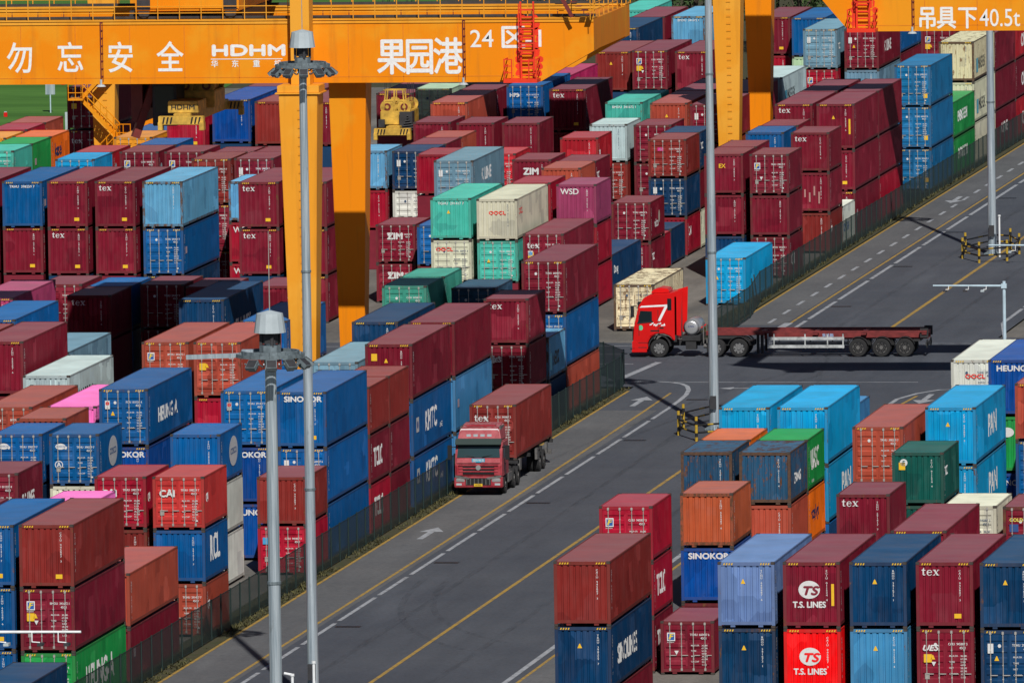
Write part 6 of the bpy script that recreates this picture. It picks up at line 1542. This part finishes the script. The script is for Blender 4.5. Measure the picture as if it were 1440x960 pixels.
def faded_truck(x, y):
    t = thing('container_truck', 'faded red tractor truck with blue windscreen board hauling a maroon container along the kerb lane', 'truck', (x, y, 0))
    w = 1.22
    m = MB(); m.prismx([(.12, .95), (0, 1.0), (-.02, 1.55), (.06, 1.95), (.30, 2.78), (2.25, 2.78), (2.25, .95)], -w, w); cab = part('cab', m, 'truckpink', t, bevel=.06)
    m = MB(); m.add([(-w+.08, .30, 2.79), (w-.08, .30, 2.79), (w-.08, 2.2, 2.79), (-w+.08, 2.2, 2.79), (-w+.2, .55, 3.42), (w-.2, .55, 3.42), (w-.2, 2.15, 3.62), (-w+.2, 2.15, 3.62)],
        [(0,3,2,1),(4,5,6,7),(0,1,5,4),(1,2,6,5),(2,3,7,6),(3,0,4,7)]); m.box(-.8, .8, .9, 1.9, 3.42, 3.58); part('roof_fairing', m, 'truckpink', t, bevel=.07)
    m = MB(); m.box(-.9, .9, .7, .74, 3.3, 3.42); m.box(-1.05, -.98, .8, 2.1, 3.3, 3.5); m.box(.98, 1.05, .8, 2.1, 3.3, 3.5); part('roof_rail', m, 'rimd', t)
    m = MB(); m.add([(-w+.22, .52, 3.30), (w-.22, .52, 3.30), (w-.25, .545, 3.40), (-w+.25, .545, 3.40)], [(0,1,2,3)]); part('fairing_band', m, 'whitepost', t)
    m = MB(); m.tube((-.42, .6, 2.06), (-.42, .5, 2.3), .16, n=12); m.box(.1, .7, .4, .5, 2.0, 2.06); part('dashboard', m, 'black', t)
    m = MB()
    for xx in (-.66, -.3, .06, .42): m.box(xx, xx+.22, .39, .44, 3.0, 3.14)
    part('roof_lamp', m, 'lampcap', t)
    m = MB(); m.add([(-w+.10, .035, 1.97), (w-.10, .035, 1.97), (w-.16, .24, 2.66), (-w+.16, .24, 2.66)], [(0,1,2,3)]); part('windscreen', m, 'screen', t)
    m = MB(); m.box(-.55, -.12, .2, .3, 2.0, 2.35); m.box(-.12, .1, .17, .2, 2.0, 2.1)
    m = MB(); m.prismx([(.02, 2.62), (-.08, 2.64), (.14, 2.93), (.32, 2.93)], -w+.02, w-.02); part('sun_visor', m, 'fencepost', t, bevel=.02)
    for s in (-1, 1):
        m = MB(); m.tube((s*.2, .0, 2.0), (s*.95, .12, 2.12), .018, n=5); part('wiper', m, 'black', t)
    m = MB(); m.box(-w+.2, w-.2, -.055, .02, 1.12, 1.62); part('grille', m, 'black', t)
    m = MB()
    for z in (1.22, 1.38, 1.54): m.box(-w+.18, w-.18, -.10, -.056, z, z+.07)
    part('grille_bar', m, 'truckpink', t, bevel=.015)
    m = MB()
    for s in (-1, 1):
        m.prismx([(-.02, 1.66), (-.06, 1.7), (.02, 1.93), (.05, 1.93)], s*.62-.5, s*.62+.5)
        m.box(s*.98-.16, s*.98+.16, -.075, -.02, 1.05, 1.5)
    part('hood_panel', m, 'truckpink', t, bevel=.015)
    m = MB()
    for s in (-1, 1): m.add([(s*.42, -.185, .95), (s*1.2, -.15, 1.08), (s*1.2, -.15, .96), (s*.5, -.185, .86)], [(0,1,2,3)])
    for k in range(7): m.box(-.62+k*.2, -.58+k*.2, -.178, -.165, .58, .91)
    part('bumper_trim', m, 'rimd', t)
    m = MB(); m.tube((0, -.13, 1.46), (0, -.10, 1.46), .13, n=16); part('emblem', m, 'silver', t)
    m = MB(); m.prismx([(-.12, .42), (-.16, .55), (-.13, .98), (.3, 1.0), (.3, .42)], -w-.03, w+.03); bp = part('bumper', m, 'truckpink', t, bevel=.04)
    m = MB(); m.box(-.66, .66, -.17, -.1, .56, .93); part('lower_intake', m, 'black', bp)
    for s in (-1, 1):
        m = MB(); m.box(s*.93-.22, s*.93+.22, -.18, -.1, .72, .92); part('headlight', m, 'silver', t, bevel=.03)
        m = MB(); m.box(s*1.0-.14, s*1.0+.14, -.175, -.12, .56, .66); part('fog_lamp', m, 'lampcap', t)
        m = MB(); m.tube((s*1.2, .25, 2.5), (s*1.5, .1, 2.5), .03, n=6); m.box(s*1.5-.11, s*1.5+.11, .03, .16, 1.85, 2.6); part('mirror', m, 'black', t, bevel=.02)
        m = MB(); m.add([(s*1.228, .45, 1.9), (s*1.228, 1.15, 1.9), (s*1.228, 1.15, 2.55), (s*1.228, .58, 2.55)], [(0,1,2,3)]); part('side_window', m, 'glass', t)
        m = MB(); m.box(s*1.222-.004, s*1.222+.004, .38, 1.3, 1.0, 1.85); m.box(s*1.24-.02, s*1.24+.02, .95, 1.2, 1.55, 1.6); part('door', m, 'truckpink', t)
        m = MB(); m.box(s*1.0-.22, s*1.0+.22, .45, 1.0, .45, .8); part('step', m, 'chassis', t)
    m = MB(); m.box(-.22, .22, -.185, -.17, .50, .64); part('number_plate', m, 'hazy', t)
    link('lettering', text_mesh('A·7352', .11, .02, .9, 1, 'CENTER', 'CENTER'), t, (0, -.19, .57), FRONT, (.02, .02, .02))
    m = MB(); m.box(-.34, .34, -.045, -.02, 1.72, 1.93); part('name_board', m, 'obj', t, color=(.02, .33, .50))
    link('lettering', text_mesh('国际物流', .15, .01, 1, 1, 'CENTER', 'CENTER'), t, (0, -.05, 1.825), FRONT, WHITE)
    m = MB(); m.box(-.45, -.2, -.5, 7.2, .55, .85); m.v = [(a, max(c, .3), d) for a, c, d in m.v]; m.box(.2, .45, .3, 7.2, .55, .85); m.box(-.6, .6, 4.2, 5.6, .86, 1.1); m.box(-1.1, 1.1, 2.3, 2.6, .6, 2.6); part('chassis', m, 'chassis', t)
    m = MB(); m.box(.5, 1.15, 2.5, 3.9, .4, 1.0); part('fuel_tank', m, 'rimd', t, bevel=.08)
    for s in (-1, 1):
        wheel(t, s*1.06, 1.35, side=s, rim='rimd')
        for yy in (4.3, 5.65): wheel(t, s*1.05, yy, side=s, rim='rimd', dual=True)
        for yy in (13.1, 14.45): wheel(t, s*1.05, yy, side=s, rim='rimd', dual=True)
        m = MB(); m.box(s*.5-.12, s*.5+.12, 4.0, 17.6, 1.08, 1.3); m.box(s*1.0-.2, s*1.0+.2, 5.4, 5.9, 1.14, 1.3); part('trailer_rail', m, 'chassis', t)
        for yy in (6.3, 12.1, 15.4):
            m = MB(); m.box(s*1.12-.06, s*1.12+.06, yy, yy+.5, .72, 1.3); part('mud_bracket', m, 'rimd', t)
        m = MB(); m.box(s*.6-.1, s*.6+.1, 7.6, 7.8, .25, 1.1); part('landing_leg', m, 'rimd', t)
    m = MB()
    for yy in (5.6, 9.5, 13.5, 17.3): m.box(-1.2, 1.2, yy, yy+.25, 1.12, 1.3)
    part('cross_member', m, 'chassis', t)
    m = MB(); m.box(-1.1, 1.1, 17.4, 17.6, .5, .75); part('rear_bumper', m, 'rimd', t)
faded_truck(4.80, 102.15)
container(3.5, 107.6, 1.31, 40, 2.896, 'B', 'D', 'tex', 1, 'brick red container with short white word riding on the faded red truck', 'containers on trucks')

def red_truck(x, y):
    t = thing('flatbed_truck', 'bright red tractor pulling an empty dark red skeletal trailer across the junction', 'truck', (x, y, 0), R(-90))
    # local nose -y; world: nose towards -x, local +x faces -y (towards the viewer)
    w = 1.24
    m = MB(); m.prismx([(.0, .42), (-.04, .9), (.02, 1.75), (.30, 2.95), (.62, 3.45), (1.2, 3.68), (2.25, 3.72), (2.45, 3.66), (2.45, .98), (2.32, .95), (2.12, 1.22), (1.75, 1.36), (1.3, 1.36), (.98, 1.2), (.82, .86), (.8, .42)], -w, w)
    part('cab', m, 'truckred', t, bevel=.05)
    m = MB(); m.prismx([(.95, 3.62), (1.05, 3.85), (1.5, 3.98), (2.0, 3.92), (2.05, 3.68)], -.8, .8); part('roof_fairing', m, 'truckred', t, bevel=.06)
    for s in (-1, 1):
        m = MB(); m.prismx([(2.2, 1.3), (2.75, 1.25), (2.85, 3.9), (2.2, 3.72)], s*1.20-.03, s*1.20+.03); part('side_deflector', m, 'truckred', t, bevel=.015)
        m = MB(); m.add([(s*1.246, .24, 1.98), (s*1.246, 1.08, 2.08), (s*1.246, 1.08, 2.66), (s*1.246, .40, 2.70)], [(0,1,2,3)]); part('side_window', m, 'glass', t)
        m = MB(); m.box(s*1.246-.006, s*1.246+.006, 1.98, 2.22, 2.72, 3.4); part('sleeper_window', m, 'glass', t)
        m = MB(); m.box(s*1.243-.004, s*1.243+.004, .30, .33, 1.25, 2.75); m.box(s*1.243-.004, s*1.243+.004, 1.42, 1.45, 1.36, 2.75); m.box(s*1.243-.004, s*1.243+.004, .16, .82, .84, .87); m.box(s*1.243-.004, s*1.243+.004, .2, .75, .56, .60)
        m.prismx([(.22, 2.02), (.2, 1.94), (1.14, 2.02), (1.14, 2.12)], s*1.243-.006, s*1.243+.006); part('door_seam', m, 'black', t)
        m = MB()
        for k in range(9):
            a0, a1 = math.pi*(.04+.92*k/9), math.pi*(.04+.92*(k+1)/9)
            m.beam((s*1.05, 1.5+.64*math.cos(a0), .56+.72*math.sin(a0)), (s*1.05, 1.5+.64*math.cos(a1), .56+.72*math.sin(a1)), .42, .05)
        part('wheel_arch', m, 'chassis', t)
        m = MB(); m.box(s*1.15-.08, s*1.15+.08, 2.34, 2.5, .9, 3.5); part('air_intake', m, 'chassis', t)
        m = MB(); m.tube((s*1.2, .22, 2.95), (s*1.5, .05, 3.0), .03, n=6); m.box(s*1.45-.12, s*1.45+.12, -.12, .06, 2.35, 3.0); part('mirror', m, 'black', t, bevel=.02)
        m = MB(); m.box(s*1.243-.005, s*1.243+.005, 1.5, 1.75, 1.66, 1.75); m.box(s*1.243-.004, s*1.243+.004, .98, 1.5, 1.50, 1.58); part('door_handle', m, 'black', t)
        # white stripe along the door and down the sleeper
        m = MB(); yq = s*1.2455
        m.add([(yq, .36, 2.88), (yq, 2.0, 2.95), (yq, 2.0, 3.06), (yq, .48, 2.98)], [(0,1,2,3)]); m.add([(yq, 1.82, 2.93), (yq, 2.0, 2.95), (yq, 1.56, 2.1), (yq, 1.40, 2.1)], [(0,1,2,3)])
        rr = random.Random(4)
        for k in range(8):
            yy = .95+k*.11; z = 1.85+.07*math.sin(k*1.7)
            m.add([(yq, yy, z), (yq, yy+.13, z+.02+rr.uniform(0, .06)), (yq, yy+.09, z+.1+rr.uniform(0, .08)), (yq, yy-.02, z+.06)], [(0,1,2,3)])
        part('white_livery', m, 'whitepost', t)
        m = MB(); m.add([(yq, .42+.13*math.cos(k*.7), 1.72+.16*math.sin(k*.7)) for k in range(9)], [tuple(range(9))]); part('green_badge', m, 'obj', t, color=(.12, .55, .30))
    m = MB(); m.add([(-w+.1, .03, 1.9), (w-.1, .03, 1.9), (w-.16, .27, 2.85), (-w+.16, .27, 2.85)], [(0,1,2,3)]); part('windscreen', m, 'glass', t)
    m = MB(); m.box(-w-.02, w+.02, -.12, .75, .28, .5); m.box(-w-.01, w+.01, -.1, .3, .5, .95); part('bumper', m, 'truckred', t, bevel=.04)
    m = MB(); m.box(-.8, .8, -.13, -.1, .95, 1.6); part('grille', m, 'black', t)
    for s in (-1, 1): 
        m = MB(); m.box(s*1.0-.2, s*1.0+.2, -.12, -.05, .62, .88); part('headlight', m, 'silver', t, bevel=.02)
    m = MB(); m.tube((-1.15, 3.35, 1.72), (1.15, 3.35, 1.72), .47, n=26); m.tube((-1.2, 3.35, 1.72), (-1.15, 3.35, 1.72), .3, .47, n=26); m.tube((1.15, 3.35, 1.72), (1.2, 3.35, 1.72), .47, .3, n=26)
    tk = part('gas_tank', m, 'silver', t, smooth=True)
    link('lettering', text_mesh('LNG', .15, .02, 1.2, 1, 'CENTER', 'CENTER'), tk, (1.203, 3.35, 1.78), SIDE, (.03, .05, .2))
    m = MB(); m.box(-1.15, 1.15, 2.8, 3.85, .95, 1.27); m.box(-.45, -.2, .9, 6.9, .62, .92); m.box(.2, .45, .9, 6.9, .62, .92); m.box(-.6, .6, 4.7, 6.2, .93, 1.18); m.box(.5, 1.1, 3.0, 3.6, .45, .9); part('chassis', m, 'chassis', t)
    m = MB(); m.tube((.75, 4.0, .62), (.75, 4.55, .62), .13, n=10); m.tube((-.75, 4.0, .62), (-.75, 4.55, .62), .13, n=10); part('air_tank', m, 'rimd', t)
    for yy in (4.0, 4.2):
        m = MB(); m.box(.95, 1.02, yy, yy+.06, .8, 1.9); part('bracket', m, 'rimd', t)
    for s in (-1, 1):
        wheel(t, s*1.08, 1.47, .53, side=s, rim='rim')
        for yy in (4.75, 6.1): wheel(t, s*1.06, yy, .53, side=s, rim='rim', dual=True)
        m = MB(); 
        for k in range(9):
            a0, a1 = math.pi*(.08+.84*k/9), math.pi*(.08+.84*(k+1)/9)
            m.beam((s*.92, 6.1+.66*math.cos(a0), .53+.66*math.sin(a0)), (s*.92, 6.1+.66*math.cos(a1), .53+.66*math.sin(a1)), .5, .03)
        part('mudguard', m, 'chassis', t)
    # trailer
    m = MB()
    for s in (-1, 1):
        m.box(s*.5-.09, s*.5+.09, 4.3, 7.6, 1.22, 1.46); m.box(s*.5-.09, s*.5+.09, 7.5, 17.0, 1.0, 1.46)
        m.box(s*1.17-.05, s*1.17+.05, 4.2, 17.0, 1.40, 1.52)
    for yy in (4.2, 7.3, 10.4, 13.2, 16.7): m.box(-1.2, 1.2, yy, yy+.28, 1.28, 1.46)
    part('trailer_frame', m, 'trailer', t)
    m = MB(); m.box(.62, .66, 7.9, 13.0, .98, 1.4); m.box(.62, .66, 13.0, 16.9, 1.05, 1.4); part('side_panel', m, 'trailer', t)
    link('lettering', text_mesh('集装箱', .2, .02, 1.1, 1, 'CENTER', 'CENTER'), t, (.67, 11.2, 1.2), SIDE, (.35, .5, .75))
    for s in (-1, 1):
        m = MB(); 
        for z in (.52, .98): m.box(s*1.12-.03, s*1.12+.03, 7.75, 12.2, z, z+.17)
        for yy in (7.75, 8.1, 9.9, 11.2, 12.1): m.box(s*1.12-.04, s*1.12+.02, yy, yy+.07, .5, 1.36)
        part('side_guard', m, 'greyrail', t)
        for yy in (7.1, 7.35):
            m = MB(); m.box(s*.85-.08, s*.85+.08, yy, yy+.14, .2, 1.25); part('landing_leg', m, 'chassis', t)
        for yy in (13.0, 14.35, 15.7):
            wheel(t, s*1.06, yy, .53, side=s, rim='rimd', dual=True)
            m = MB()
            for k in range(8):
                a0, a1 = math.pi*(.12+.76*k/8), math.pi*(.12+.76*(k+1)/8)
                m.beam((s*.92, yy+.62*math.cos(a0), .53+.62*math.sin(a0)), (s*.92, yy+.62*math.cos(a1), .53+.62*math.sin(a1)), .5, .025)
            part('mudguard', m, 'chassis', t)
        m = MB(); m.box(s*1.0-.14, s*1.0+.14, 16.6, 17.05, 1.1, 1.62); part('twist_lock', m, 'chassis', t)
        m = MB(); m.box(s*.9-.18, s*.9+.18, 16.95, 17.0, .5, .95); part('mud_flap', m, 'black', t)
    m = MB(); m.box(-1.1, 1.1, 16.9, 17.0, .62, .8); m.box(-1.15, 1.15, 16.2, 16.6, .9, 1.0); part('rear_bumper', m, 'chassis', t)
    # air hoses
    m = MB()
    for k in range(10): m.tube((.3+.05*math.sin(k), 2.9+k*.12, 1.75-.25*math.sin(k*.35)), (.3+.05*math.sin(k+1), 3.02+k*.12, 1.75-.25*math.sin((k+1)*.35)), .03, n=5)
    part('air_hose', m, 'truckred', t)
red_truck(1.0, 184.55)

# ------------------------------------------------------------------ field, sign, trees
s = thing('sign_board', 'grey blue sign board on a thin post in the green field', 'sign', (-73.5, 393.5, YARD))
m = MB(); m.tube((0, 0, 0), (0, 0, 2.3), .05, n=8); part('post', m, 'bluepost', s)
m = MB(); m.box(-.36, .36, -.05, .05, 1.35, 2.55); part('board', m, 'pole', s, bevel=.02)
for x, y, lb in ((-76.06, 389.2, 'small red marker post in the field at the left edge'), (-78.5, 424.7, 'small red marker post in the field just under the orange girder')):
    s = thing('marker_post', lb, 'post', (x, y, YARD)); m = MB(); m.box(-.13, .13, -.1, .1, 0, .36); part('body', m, 'truckred', s, bevel=.03)
    m = MB(); m.box(-.1, .1, -.08, .08, .36, .42); part('cap', m, 'lampcap', s)
s = thing('concrete_post', 'pale grey concrete post beside the shaded tall doors stack', 'post', (-67.4, 368, YARD)); m = MB(); m.box(-.11, .11, -.11, .11, 0, 1.8); part('shaft', m, 'lampcap', s, bevel=.02)
def tree(x, y, h, seed, label):
    root = thing('broadleaf_tree', label, 'tree', (x, y, YARD), 0, 'trees behind the farthest containers'); rr = random.Random(seed)
    m = MB(); m.tube((0, 0, 0), (.1, .1, h*.45), .2, .12, n=8)
    for k in range(6):
        a = k*1.05+rr.uniform(0, .6); m.tube((.1, .1, h*rr.uniform(.25, .45)), (math.cos(a)*h*.24, math.sin(a)*h*.24, h*rr.uniform(.5, .85)), .08, .02, n=6)
    part('trunk', m, 'bark', root)
    m = MB()
    cl = [(rr.gauss(0, h*.19), rr.gauss(0, h*.19), h*rr.uniform(.12, .98), rr.uniform(.5, 1.1)) for _ in range(46)]
    for cx, cy, cz, q in cl:
        mi = rr.choice((0, 0, 1))
        for _ in range(34):
            v = Vector((rr.gauss(0, 1), rr.gauss(0, 1), rr.gauss(0, .8))).normalized()*q*rr.uniform(.55, 1.05)
            p = Vector((cx, cy, cz))+v; a = Vector((rr.gauss(0, 1), rr.gauss(0, 1), rr.gauss(0, 1))).normalized(); c = a.orthogonal().normalized(); l = rr.uniform(.14, .26)
            m.add([p-a*l, p+c*l*.5, p+a*l, p-c*l*.5], [(0, 1, 2, 3)], mi)
    part('crown', m, ['leaf', 'leaf2'], root, fix=False)
names = 'first second third fourth fifth sixth seventh eighth'.split()
for k in range(8):
    tree(-43.5+k*2.95+(k % 2)*.6, 456+(k % 3)*2.5, 10.5+(k % 3), 20+k, '%s tree from the left in the dark green row behind farthest containers' % names[k])
